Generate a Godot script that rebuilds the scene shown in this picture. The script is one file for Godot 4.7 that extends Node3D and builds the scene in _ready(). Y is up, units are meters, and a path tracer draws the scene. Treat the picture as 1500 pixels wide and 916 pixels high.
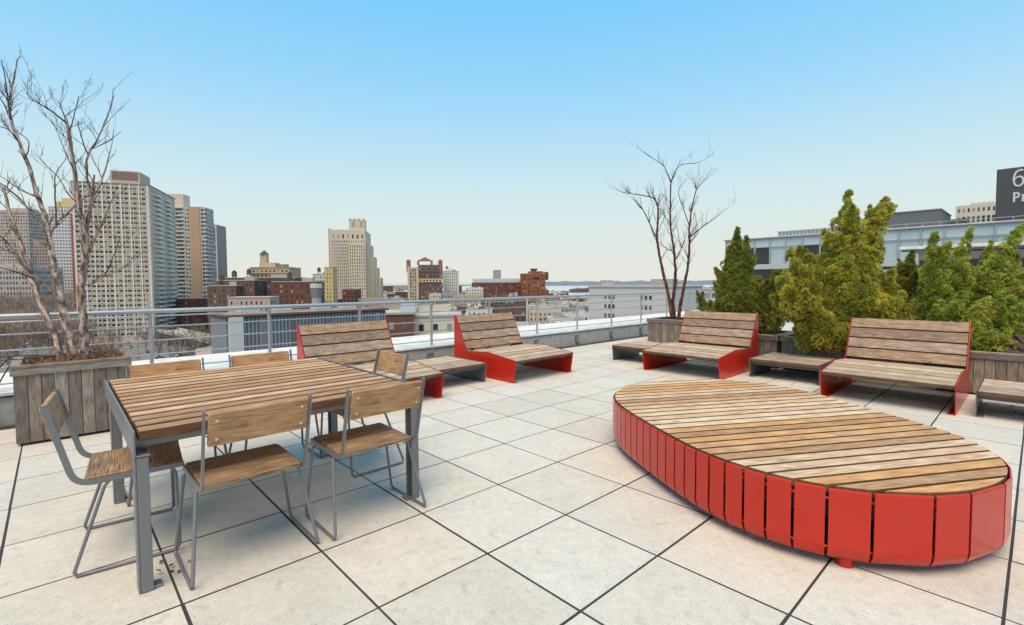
extends Node3D
# A roof terrace above a city: world axes follow the paving grid (x and z along the joints), metres, y = 0 on the pavers.

var rng := RandomNumberGenerator.new()
var M := {}
var used := {}

class Geo:
	var v := PackedVector3Array()
	var n := PackedVector3Array()
	var t := PackedVector2Array()
	var c := PackedColorArray()
	var col := Color(1, 1, 1)
	var colored := false
	var edge := Color(1, 1, 1)   # boards: unbleached brown of the narrow sides, darkened to paint shade into the gaps
	var uo := Vector2.ZERO

	func tri(a: Vector3, b: Vector3, d: Vector3, na: Vector3, nb: Vector3, nd: Vector3, ta: Vector2, tb: Vector2, td: Vector2) -> void:
		v.push_back(a); n.push_back(na); t.push_back(ta + uo)
		if (b - a).cross(d - a).dot(na + nb + nd) > 0.0:
			v.push_back(d); v.push_back(b); n.push_back(nd); n.push_back(nb); t.push_back(td + uo); t.push_back(tb + uo)
		else:
			v.push_back(b); v.push_back(d); n.push_back(nb); n.push_back(nd); t.push_back(tb + uo); t.push_back(td + uo)
		if colored:
			c.push_back(col); c.push_back(col); c.push_back(col)

	func quad(a: Vector3, b: Vector3, d: Vector3, e: Vector3, nn: Vector3, s := Vector2(1, 1)) -> void:
		var tb := Vector2((b - a).length() / s.x, 0)
		var td := Vector2((b - a).length() / s.x, (d - b).length() / s.y)
		var te := Vector2(0, (e - a).length() / s.y)
		tri(a, b, d, nn, nn, nn, Vector2.ZERO, tb, td)
		tri(a, d, e, nn, nn, nn, Vector2.ZERO, td, te)

	func box(at: Vector3, size: Vector3, bas := Basis.IDENTITY, bev := 0.0, grain := 0, s := Vector2(1.6, 0.8)) -> void:
		var h := size * 0.5
		var q := h - Vector3(bev, bev, bev)
		for k in 3:
			var i := (k + 1) % 3
			var j := (k + 2) % 3
			if i != grain and (j == grain):
				var sw := i; i = j; j = sw
			for sg in [-1.0, 1.0]:
				var ps := []
				var ts := []
				for w in [[-1, -1], [1, -1], [1, 1], [-1, 1]]:
					var p := Vector3.ZERO
					p[k] = h[k] * sg
					p[i] = q[i] * w[0]
					p[j] = q[j] * w[1]
					ps.push_back(at + bas * p)
					ts.push_back(Vector2(p[i] / s.x, p[j] / s.y + (0.13 * k + 0.07 * sg) * (0.2 if k != 1 else 0.0)))
				var nn := Vector3.ZERO
				nn[k] = sg
				nn = (bas * nn).normalized()
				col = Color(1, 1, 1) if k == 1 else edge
				tri(ps[0], ps[1], ps[2], nn, nn, nn, ts[0], ts[1], ts[2])
				tri(ps[0], ps[2], ps[3], nn, nn, nn, ts[0], ts[2], ts[3])
		if bev <= 0.0:
			return
		for k in 3:
			var i := (k + 1) % 3
			var j := (k + 2) % 3
			for si in [-1.0, 1.0]:
				for sj in [-1.0, 1.0]:
					var ps := []
					var ts := []
					for w in [[-1, 0], [1, 0], [1, 1], [-1, 1]]:
						var p := Vector3.ZERO
						p[k] = q[k] * w[0]
						p[i] = (h[i] if w[1] == 0 else q[i]) * si
						p[j] = (q[j] if w[1] == 0 else h[j]) * sj
						ps.push_back(at + bas * p)
						ts.push_back(Vector2(p[grain] / s.x, (p[i] + p[j]) / s.y) if k == grain else Vector2(p[grain] / s.x, p[k] / s.y))
					var nn := Vector3.ZERO
					nn[i] = si
					nn[j] = sj
					nn = (bas * nn).normalized()
					tri(ps[0], ps[1], ps[2], nn, nn, nn, ts[0], ts[1], ts[2])
					tri(ps[0], ps[2], ps[3], nn, nn, nn, ts[0], ts[2], ts[3])
		for sx in [-1.0, 1.0]:
			for sy in [-1.0, 1.0]:
				for sz in [-1.0, 1.0]:
					var nn := (bas * Vector3(sx, sy, sz)).normalized()
					tri(at + bas * Vector3(h.x * sx, q.y * sy, q.z * sz), at + bas * Vector3(q.x * sx, h.y * sy, q.z * sz), at + bas * Vector3(q.x * sx, q.y * sy, h.z * sz), nn, nn, nn, Vector2.ZERO, Vector2.ZERO, Vector2.ZERO)

	func tube(pts: Array, rads: Array, sides := 6, caps := true, vs := 1.0) -> void:
		var m := pts.size()
		var up := Vector3(0.31, 0.2, 0.93)
		var rings := []
		var nrm := []
		var lens := []
		var len := 0.0
		var prev := Vector3.ZERO
		for i in m:
			var dir: Vector3 = (pts[mini(i + 1, m - 1)] - pts[maxi(i - 1, 0)]).normalized()
			if i == 0:
				prev = dir.cross(up).normalized()
			else:
				prev = (prev - dir * prev.dot(dir)).normalized()
				len += (pts[i] - pts[i - 1]).length()
			lens.push_back(len)
			var b := dir.cross(prev).normalized()
			var ring := []
			var rn := []
			var r: float = rads[i] if i < rads.size() else rads[rads.size() - 1]
			for k in sides:
				var a := TAU * k / sides
				var o := prev * cos(a) + b * sin(a)
				rn.push_back(o)
				ring.push_back(pts[i] + o * r)
			rings.push_back(ring)
			nrm.push_back(rn)
		for i in m - 1:
			for k in sides:
				var k2 := (k + 1) % sides
				var t0 := Vector2(float(k) / sides, lens[i] * vs)
				var t1 := Vector2(float(k + 1) / sides, lens[i] * vs)
				var t2 := Vector2(float(k + 1) / sides, lens[i + 1] * vs)
				var t3 := Vector2(float(k) / sides, lens[i + 1] * vs)
				tri(rings[i][k], rings[i][k2], rings[i + 1][k2], nrm[i][k], nrm[i][k2], nrm[i + 1][k2], t0, t1, t2)
				tri(rings[i][k], rings[i + 1][k2], rings[i + 1][k], nrm[i][k], nrm[i + 1][k2], nrm[i + 1][k], t0, t2, t3)
		if caps:
			for e in [0, m - 1]:
				var d: Vector3 = (pts[0] - pts[1]) if e == 0 else (pts[m - 1] - pts[m - 2])
				d = d.normalized()
				for k in range(1, sides - 1):
					tri(rings[e][0], rings[e][k], rings[e][k + 1], d, d, d, Vector2.ZERO, Vector2.ZERO, Vector2.ZERO)

	# a polygon in the plane of the first two axes of xf, given thickness along its third
	func slab(poly: PackedVector2Array, d0: float, d1: float, xf: Transform3D, s := Vector2(1.6, 0.8)) -> void:
		var ids := Geometry2D.triangulate_polygon(poly)
		col = Color(1, 1, 1)
		for e in [[d0, -1.0], [d1, 1.0]]:
			var nn: Vector3 = xf.basis.z.normalized() * (e[1] * signf(d1 - d0))
			for k in range(0, ids.size(), 3):
				var a := poly[ids[k]]
				var b := poly[ids[k + 1]]
				var d := poly[ids[k + 2]]
				tri(xf * Vector3(a.x, a.y, e[0]), xf * Vector3(b.x, b.y, e[0]), xf * Vector3(d.x, d.y, e[0]), nn, nn, nn, a / s, b / s, d / s)
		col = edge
		var sg := 1.0 if Geometry2D.is_polygon_clockwise(poly) else -1.0
		for i in poly.size():
			var a := poly[i]
			var b := poly[(i + 1) % poly.size()]
			var o := Vector2(-(b - a).y, (b - a).x).normalized() * sg
			var nn := (xf.basis * Vector3(o.x, o.y, 0)).normalized()
			quad(xf * Vector3(a.x, a.y, d0), xf * Vector3(b.x, b.y, d0), xf * Vector3(b.x, b.y, d1), xf * Vector3(a.x, a.y, d1), nn, s)

	func mesh() -> ArrayMesh:
		var a := []
		a.resize(Mesh.ARRAY_MAX)
		a[Mesh.ARRAY_VERTEX] = v
		a[Mesh.ARRAY_NORMAL] = n
		a[Mesh.ARRAY_TEX_UV] = t
		if colored:
			a[Mesh.ARRAY_COLOR] = c
		var am := ArrayMesh.new()
		am.add_surface_from_arrays(Mesh.PRIMITIVE_TRIANGLES, a)
		return am

func board() -> Geo:
	var g := Geo.new()
	g.colored = true
	g.edge = Color(0.34, 0.25, 0.18)  # brown sides, tinted dark enough that slat gaps look shaded
	g.uo = Vector2(rng.randf(), rng.randf())
	return g

func V(a) -> Vector3:
	return Vector3(a[0], a[1], a[2])

func put(g, called: String, m: Material, parent: Node, kind := "") -> MeshInstance3D:
	var o := MeshInstance3D.new()
	o.mesh = g.mesh() if g is Geo else g
	o.material_override = m
	o.name = called if parent != self else numbered(called)
	parent.add_child(o, true)
	if kind != "":
		o.set_meta("kind", kind)
	return o

func numbered(called: String) -> String:
	var k: int = used.get(called, -1) + 1
	used[called] = k
	return called if k == 0 else "%s_%03d" % [called, k]

func thing(called: String, label: String, category: String, at := Vector3.ZERO, turn := 0.0, group := "", kind := "") -> Node3D:
	var o := Node3D.new()
	o.name = numbered(called)
	add_child(o)
	o.position = at
	o.rotation.y = turn
	tag(o, label, category, group, kind)
	return o

func tag(o: Node, label: String, category: String, group := "", kind := "") -> void:
	if label != "":
		o.set_meta("label", label)
	if category != "":
		o.set_meta("category", category)
	if group != "":
		o.set_meta("group", group)
	if kind != "":
		o.set_meta("kind", kind)

func again(o: Node3D, label: String, at: Vector3, turn := 0.0) -> Node3D:
	var c: Node3D = o.duplicate()
	c.name = numbered(String(o.name).rstrip("0123456789").trim_suffix("_"))
	add_child(c)
	c.position = at
	c.rotation.y = turn
	c.set_meta("label", label)
	return c

func lin(r: float, g: float, b: float) -> Color:
	return Color(r, g, b).linear_to_srgb()

func plain(c: Color, rough := 0.7, metal := 0.0) -> StandardMaterial3D:
	var m := StandardMaterial3D.new()
	m.albedo_color = c
	m.roughness = rough
	m.metallic = metal
	return m

func textured(tex: Texture2D, rough := 0.8, norm: Texture2D = null, depth := 0.5, tint := Color(1, 1, 1)) -> StandardMaterial3D:
	var m := plain(tint, rough)
	m.albedo_texture = tex
	if norm:
		m.normal_enabled = true
		m.normal_texture = norm
		m.normal_scale = depth
	return m

# ---------- computed textures
func field(w: int, h: int, freq: float, seed_: int, octaves := 4, sx := 1, sy := 1) -> PackedByteArray:
	var f := FastNoiseLite.new()
	f.noise_type = FastNoiseLite.TYPE_SIMPLEX_SMOOTH
	f.seed = seed_
	f.frequency = freq
	f.fractal_octaves = octaves
	var im := f.get_seamless_image(w / sx, h / sy)
	if sx > 1 or sy > 1:
		im.resize(w, h, Image.INTERPOLATE_CUBIC)
	im.convert(Image.FORMAT_L8)
	return im.get_data()

func from_bytes(w: int, h: int, rgb: PackedByteArray) -> ImageTexture:
	var im := Image.create_from_data(w, h, false, Image.FORMAT_RGB8, rgb)
	im.generate_mipmaps()
	return ImageTexture.create_from_image(im)

# boards: x runs with the grain; returns grain strength per pixel, 0 dark .. 255 light
func grain_field(w: int, h: int, seed_: int) -> PackedByteArray:
	var fine := field(w, h, 0.16, seed_, 3, 16, 1)
	var mid := field(w, h, 0.035, seed_ + 1, 3, 8, 1)
	var wide := field(w, h, 0.01, seed_ + 2, 3, 2, 1)
	var out := PackedByteArray()
	out.resize(w * h)
	for i in w * h:
		out[i] = clampi(int(fine[i] * 0.62 + mid[i] * 0.34 + wide[i] * 0.10 - 4), 0, 255)
	var r := RandomNumberGenerator.new()
	r.seed = seed_ + 9
	for k in 16:
		var cx := r.randi_range(0, w - 1)
		var cy := r.randi_range(0, h - 1)
		var ra := r.randf_range(5, 12)
		var rb := ra * 0.55
		for y in range(-int(rb * 3), int(rb * 3)):
			for x in range(-int(ra * 3), int(ra * 3)):
				var d := sqrt(pow(x / ra, 2) + pow(y / rb, 2))
				if d < 3.0:
					var at := posmod(cy + y, h) * w + posmod(cx + x, w)
					var ring := 0.75 + 0.25 * cos(d * 9.0)
					var amt := clampf(1.15 - d * 0.5, 0, 1)
					out[at] = clampi(int(out[at] * (1.0 - amt * 0.72 * ring)), 0, 255)
	return out

func ramp_tex(w: int, h: int, f: PackedByteArray, stops: Array, spot: PackedByteArray, spot_amt: float) -> ImageTexture:
	var lut := []
	for i in 256:
		var x := i / 255.0 * (stops.size() - 1)
		var k := mini(int(x), stops.size() - 2)
		var a: Color = stops[k]
		var b: Color = stops[k + 1]
		lut.push_back(a.lerp(b, x - k))
	var out := PackedByteArray()
	out.resize(w * h * 3)
	for i in w * h:
		var q: Color = lut[f[i]]
		var s := 1.0 + (spot[i] / 255.0 - 0.5) * spot_amt
		out[i * 3] = clampi(int(q.r * s * 255), 0, 255)
		out[i * 3 + 1] = clampi(int(q.g * s * 255), 0, 255)
		out[i * 3 + 2] = clampi(int(q.b * s * 255), 0, 255)
	return from_bytes(w, h, out)

func relief(w: int, h: int, f: PackedByteArray, amount: float) -> ImageTexture:
	var im := Image.create_from_data(w, h, false, Image.FORMAT_L8, f)
	im.convert(Image.FORMAT_RGBA8)
	im.bump_map_to_normal_map(amount)
	im.generate_mipmaps()
	return ImageTexture.create_from_image(im)

func c8(r: int, g: int, b: int) -> Color:
	return Color(r / 255.0, g / 255.0, b / 255.0)

func tints(tex: Texture2D, norm: Texture2D, rough: float, list: Array, depth := 0.6) -> Array:
	var out := []
	for q in list:
		var m := textured(tex, rough, norm, depth, q)
		m.vertex_color_use_as_albedo = true
		out.push_back(m)
	return out

func make_materials() -> void:
	var w := 1024
	var h := 512
	var g1 := grain_field(w, h, 11)
	var g2 := grain_field(w, h, 57)
	var blot := field(w, h, 0.008, 90, 3)
	var nrm := relief(w, h, g1, 3.0)
	var warm := [c8(255, 255, 255), c8(236, 228, 220), c8(248, 238, 222), c8(222, 214, 208), c8(255, 246, 232)]
	M.bench = tints(ramp_tex(w, h, g1, [c8(74, 58, 49), c8(142, 119, 103), c8(176, 153, 136), c8(204, 185, 168)], blot, 0.14), nrm, 0.8, warm)
	M.seat = tints(ramp_tex(w, h, g2, [c8(96, 78, 66), c8(172, 152, 134), c8(204, 188, 170), c8(226, 212, 196)], blot, 0.12), nrm, 0.8, warm)
	M.deck = tints(ramp_tex(w, h, g2, [c8(112, 82, 60), c8(190, 160, 128), c8(220, 196, 166), c8(238, 220, 196)], blot, 0.12), nrm, 0.75, [c8(255, 255, 255), c8(232, 208, 180), c8(255, 240, 220), c8(208, 186, 164), c8(244, 236, 234), c8(240, 208, 166)])
	M.table = tints(ramp_tex(w, h, g1, [c8(104, 78, 56), c8(176, 140, 104), c8(208, 174, 136), c8(232, 206, 172)], blot, 0.12), nrm, 0.7, [c8(255, 255, 255), c8(232, 218, 200), c8(255, 240, 214), c8(216, 202, 188)])
	M.chair = tints(ramp_tex(w, h, g2, [c8(88, 58, 36), c8(154, 114, 76), c8(186, 144, 102), c8(212, 176, 136)], blot, 0.12), nrm, 0.55, [c8(255, 255, 255), c8(238, 224, 206), c8(214, 196, 180)])
	M.chair_seat = tints(ramp_tex(w, h, g1, [c8(70, 48, 34), c8(128, 98, 72), c8(164, 131, 99), c8(194, 164, 132)], blot, 0.2), nrm, 0.6, [c8(255, 255, 255), c8(206, 190, 178)])
	M.plank = tints(ramp_tex(w, h, g1, [c8(74, 65, 58), c8(130, 118, 108), c8(156, 143, 131), c8(178, 166, 153)], blot, 0.22), nrm, 0.85, [c8(255, 255, 255), c8(224, 220, 216), c8(238, 230, 220), c8(206, 204, 206)])
	# concrete of the pavers: pale, blotched, with fine aggregate
	var s := 1024
	var fine := field(s, s, 0.35, 3, 2)
	var mid := field(s, s, 0.03, 4, 4)
	var big := field(s, s, 0.006, 5, 4)
	var grit := field(s, s, 0.13, 6, 2)
	var stain := field(s, s, 0.018, 7, 5)
	var cb := PackedByteArray()
	cb.resize(s * s * 3)
	var r := RandomNumberGenerator.new()
	r.seed = 21
	for i in s * s:
		var q := 0.79 + (fine[i] - 128) / 255.0 * 0.14 + (mid[i] - 128) / 255.0 * 0.055 + (big[i] - 128) / 255.0 * 0.035
		q += (grit[i] - 128) / 255.0 * 0.07
		if stain[i] > 172:
			q -= (stain[i] - 172) / 255.0 * 0.22
		var dice := r.randf()
		if dice < 0.02:
			q *= 0.86
		elif dice < 0.024:
			q *= 0.68
		elif dice > 0.985:
			q *= 1.06
		cb[i * 3] = clampi(int(q * 255), 0, 255)
		cb[i * 3 + 1] = clampi(int(q * 247), 0, 255)
		cb[i * 3 + 2] = clampi(int(q * 235), 0, 255)
	for k in 1500:
		var px := r.randi_range(2, s - 4)
		var py := r.randi_range(2, s - 4)
		var f := r.randf_range(0.74, 0.92)
		for e in [[0, 0], [1, 0], [0, 1], [1, 1], [2, 0], [2, 1]]:
			var at := ((py + int(e[1])) * s + px + int(e[0])) * 3
			for ch in 3:
				cb[at + ch] = int(cb[at + ch] * f)
	M.paver = tints(from_bytes(s, s, cb), relief(s, s, fine, 1.2), 0.86, [c8(255, 255, 255), c8(250, 249, 247), c8(255, 252, 247), c8(245, 244, 242)], 0.35)
	var pb := PackedByteArray()
	pb.resize(512 * 512 * 3)
	var pf := field(512, 512, 0.2, 31, 2)
	var pm := field(512, 512, 0.012, 32, 4)
	for i in 512 * 512:
		var q := 0.86 + (pf[i] - 128) / 255.0 * 0.06 + (pm[i] - 128) / 255.0 * 0.16
		for k in 3:
			pb[i * 3 + k] = clampi(int(q * 255), 0, 255)
	M.mottle = from_bytes(512, 512, pb)
	# bark: pale papery skin with dark flaking bands
	var bf := field(256, 512, 0.014, 41, 4, 1, 1)
	var bl := field(256, 512, 0.12, 42, 3, 8, 1)
	var bb := PackedByteArray()
	bb.resize(256 * 512 * 3)
	for i in 256 * 512:
		var q := clampf((bf[i] * 0.7 + bl[i] * 0.3 - 70) / 110.0, 0, 1)
		var c := c8(84, 68, 60).lerp(c8(198, 176, 158), q)
		bb[i * 3] = int(c.r * 255)
		bb[i * 3 + 1] = int(c.g * 255)
		bb[i * 3 + 2] = int(c.b * 255)
	M.bark = textured(from_bytes(256, 512, bb), 0.85)
	M.bark_dark = M.bark.duplicate()
	M.bark_dark.albedo_color = c8(160, 112, 90)
	M.twig = plain(lin(0.075, 0.045, 0.036), 0.85)
	M.red = plain(lin(0.49, 0.021, 0.008), 0.3)
	M.red.metallic_specular = 0.4
	M.red.clearcoat_enabled = true
	M.red.clearcoat = 0.3
	M.red.clearcoat_roughness = 0.12
	M.steel = plain(lin(0.20, 0.20, 0.215), 0.42, 0.35)
	M.steel_dark = plain(lin(0.10, 0.10, 0.11), 0.5, 0.2)
	M.galv = plain(lin(0.46, 0.47, 0.49), 0.4, 0.55)
	M.bolt = plain(lin(0.6, 0.6, 0.6), 0.3, 0.8)
	M.under = plain(lin(0.035, 0.034, 0.033), 0.9)
	M.white = textured(M.mottle, 0.75, null, 0, lin(0.95, 0.92, 0.87))
	M.panel = textured(M.mottle, 0.8, null, 0, lin(0.56, 0.54, 0.51))
	M.panel.uv1_triplanar = true
	M.white.uv1_triplanar = true
	M.white.uv1_scale = Vector3(0.4, 0.4, 0.4)
	M.soil = textured(M.mottle, 0.95, null, 0, lin(0.06, 0.04, 0.028))
	M.dry = plain(lin(0.24, 0.125, 0.06), 0.9)
	M.black = plain(lin(0.012, 0.012, 0.013), 0.5)
	M.leafy = plain(Color(1, 1, 1), 0.7)
	M.leafy.vertex_color_use_as_albedo = true
	M.leafy.backlight_enabled = true
	M.leafy.backlight = lin(0.05, 0.06, 0.01)
	M.glass_dark = plain(lin(0.03, 0.035, 0.04), 0.12)
	M.glass_mass = plain(lin(0.05, 0.05, 0.055), 0.3)
	M.glass_far = plain(Color(1, 1, 1), 0.25)
	M.glass_far.vertex_color_use_as_albedo = true
	M.glass_pale = plain(lin(0.50, 0.60, 0.64), 0.18)
	M.glass_blue = plain(lin(0.44, 0.55, 0.60), 0.15)

func _ready() -> void:
	rng.seed = 7
	# --- camera, sky, sun, exposure
	var cam := Camera3D.new()
	cam.name = "camera"
	add_child(cam)
	cam.position = Vector3(-1.580, 1.388, 1.893)
	cam.rotation = Vector3(-0.045, -0.74959, -0.0064)
	cam.projection = Camera3D.PROJECTION_FRUSTUM
	cam.near = 0.1
	cam.far = 9000.0
	cam.size = 0.1 * 916.0 / 720.48
	cam.frustum_offset = Vector2(0.0, -0.1 * 11.51 / 720.48)
	cam.current = true
	var env := Environment.new()
	env.background_mode = Environment.BG_SKY
	env.tonemap_mode = Environment.TONE_MAPPER_LINEAR
	env.tonemap_exposure = 2.55
	env.sdfgi_enabled = true
	env.ssao_enabled = true
	env.ssil_enabled = true
	env.sky = Sky.new()
	env.sky.sky_material = make_sky(2.55)
	var we := WorldEnvironment.new()
	we.name = "world_environment"
	we.environment = env
	add_child(we)
	var sun := DirectionalLight3D.new()
	sun.name = "sun"
	sun.light_energy = 0.5
	sun.light_angular_distance = 46.0
	sun.light_color = Color(1.0, 0.90, 0.765)
	sun.shadow_enabled = true
	add_child(sun)
	sun.look_at_from_position(Vector3(-0.37, 0.88, 0.24) * 40.0, Vector3.ZERO)
	make_materials()
	# --- setting
	terrace()
	parapet_and_rail()
	# --- furniture
	tables_and_chairs()
	lounges()
	platform()
	planters()
	litter()
	# --- beyond the terrace
	near_roofs()
	city()
	harbour()

# sky brightness by height above the horizon, as the eye sees it (sRGB), turned into light for the given exposure
func make_sky(exposure: float) -> PanoramaSkyMaterial:
	var stops := [[-90, 200, 198, 190], [0, 231, 232, 222], [2, 229, 232, 224], [5, 223, 234, 229], [9, 212, 234, 237], [14, 190, 227, 245], [19, 164, 218, 250], [25, 140, 209, 251], [31, 120, 202, 251], [45, 130, 202, 247], [90, 160, 208, 241]]
	var im := Image.create(64, 720, false, Image.FORMAT_RGBF)
	for y in 720:
		var e := 90.0 - (y + 0.5) * 0.25
		var k := 0
		while k < stops.size() - 2 and e > stops[k + 1][0]:
			k += 1
		var t: float = clampf((e - stops[k][0]) / float(stops[k + 1][0] - stops[k][0]), 0, 1)
		var c := c8(stops[k][1], stops[k][2], stops[k][3]).srgb_to_linear().lerp(c8(stops[k + 1][1], stops[k + 1][2], stops[k + 1][3]).srgb_to_linear(), t)
		for x in 64:
			im.set_pixel(x, y, Color(c.r / exposure, c.g / exposure, c.b / exposure))
	var m := PanoramaSkyMaterial.new()
	m.panorama = ImageTexture.create_from_image(im)
	return m

# ---------- the roof terrace
func terrace() -> void:
	var ground := thing("ground", "", "", Vector3.ZERO, 0, "", "structure")
	var gg := Geo.new()
	gg.box(Vector3(0, -34.0, 0), Vector3(14000, 2, 14000))
	put(gg, "land", plain(lin(0.16, 0.145, 0.13), 0.95), ground)
	var own := thing("terrace_building", "", "", Vector3.ZERO, 0, "", "structure")
	var og := Geo.new()
	og.box(Vector3(10, -16.58, 17.4), Vector3(50, 33.0, 44.9))
	var shade_sheet := Geo.new()
	shade_sheet.box(Vector3(5.3, -0.0409, 0.0), Vector3(20.6, 0.080, 10.1))  # dark sheet added just below the paver tops, for shade in open joints
	put(shade_sheet, "joint_shade_sheet", M.under, own)
	put(og, "roof_slab", M.under, own)
	var floor_ := thing("terrace_floor", "", "", Vector3.ZERO, 0, "", "structure")
	var kinds := []
	for k in 6:
		var g := Geo.new()
		g.uo = Vector2(rng.randf(), rng.randf())
		g.box(Vector3(0, -0.024, 0), Vector3(0.599, 0.048, 0.599), Basis.IDENTITY, 0.002, 0, Vector2(1.9, 1.9))
		kinds.push_back(g.mesh())
	var spots := []
	for i in range(-8, 8):
		for j in range(-8, 26):
			var p := Vector3((j + 0.5) * 0.61, 0, (i + 0.5) * 0.61)
			if p.z < -4.95 or p.x > 15.5:
				continue
			var d := p - Vector3(-1.58, 0, 1.893)
			var f := d.dot(Vector3(0.681, 0, -0.732))
			var s := d.dot(Vector3(0.732, 0, 0.681))
			var vis := f > 1.4 and absf(s) < f * 1.12 + 0.8
			spots.push_back([d.length() + (0.0 if vis else 100.0), p])
	spots.sort_custom(func(a, b): return a[0] < b[0])
	var rest := Geo.new()
	for k in spots.size():
		var p: Vector3 = spots[k][1]
		p += Vector3(rng.randf_range(-0.0015, 0.0015), rng.randf_range(0.0, 0.0008), rng.randf_range(-0.0015, 0.0015))
		if k < 296:
			var o := put(kinds[rng.randi() % 6], "paver", M.paver[rng.randi() % 4], floor_)
			o.position = p
			o.rotation = Vector3(rng.randf_range(-0.0008, 0.0008), (rng.randi() % 4) * PI / 2, rng.randf_range(-0.0008, 0.0008))
		else:
			rest.uo = Vector2(rng.randf(), rng.randf())
			rest.box(p + Vector3(0, -0.024, 0), Vector3(0.599, 0.048, 0.599), Basis.IDENTITY, 0.002, 0, Vector2(1.9, 1.9))
	put(rest, "paver_field", M.paver[1], floor_, "stuff")

func parapet_and_rail() -> void:
	var wall := thing("parapet_wall", "", "", Vector3.ZERO, 0, "", "structure")
	var g := Geo.new()
	g.box(Vector3(0, -0.02 + 0.15, 0), Vector3(1.268, 0.30, 0.06), Basis.IDENTITY, 0.004)
	var pm := g.mesh()
	for k in range(-9, 13):
		put(pm, "panel", M.panel, wall).position = Vector3(-0.14 + 1.28 * k, 0, -5.10)
	var core := Geo.new()
	core.box(Vector3(1.9, 0.08, -5.95), Vector3(30.0, 0.38, 1.62))
	core.box(Vector3(1.9, -16.55, -5.93), Vector3(30.0, 32.8, 1.6))
	put(core, "core", M.panel, wall)
	var ledge := Geo.new()
	for k in range(-5, 7):
		ledge.box(Vector3(1.0 + 2.56 * k, 0.305, -5.93), Vector3(2.552, 0.035, 1.78), Basis(Vector3.RIGHT, -0.012), 0.005)
	put(ledge, "coping", M.white, wall)
	var rail := thing("railing", "galvanised steel railing with round handrail and five thin bars above the white ledge", "railing", Vector3(0, 0, -5.05))
	var top := Geo.new()
	top.tube([Vector3(-13, 1.085, 0.0), Vector3(16.6, 1.085, 0.0)], [0.026], 12)
	put(top, "handrail", M.galv, rail)
	for y in [1.025, 0.90, 0.74, 0.575, 0.41]:
		var b := Geo.new()
		b.tube([Vector3(-13, y, -0.075), Vector3(16.6, y, -0.075)], [0.0085], 6)
		put(b, "bar", M.galv, rail)
	var post := Geo.new()
	var pts := [Vector3(0, -0.0, -0.045), Vector3(0, 0.9, -0.045)]
	for k in range(1, 7):
		var a := k / 6.0 * PI / 2
		pts.push_back(Vector3(0, 0.9 + sin(a) * 0.165, -0.045 + (1 - cos(a)) * 0.05))
	post.tube(pts, [0.021], 8)
	var pmesh := post.mesh()
	var br := Geo.new()
	br.box(Vector3(-0.1, 0.14, -0.0), Vector3(0.012, 0.15, 0.07), Basis.IDENTITY, 0.003)
	br.box(Vector3(-0.045, 0.07, -0.008), Vector3(0.11, 0.012, 0.055), Basis.IDENTITY, 0.003)
	br.box(Vector3(-0.045, 0.21, -0.008), Vector3(0.11, 0.012, 0.055), Basis.IDENTITY, 0.003)
	var bmesh := br.mesh()
	for k in range(-9, 14):
		var x := -0.78 + 1.28 * k
		if x > 16.5:
			continue
		put(pmesh, "post", M.galv, rail).position.x = x
		put(bmesh, "bracket", M.steel, rail).position.x = x

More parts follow.
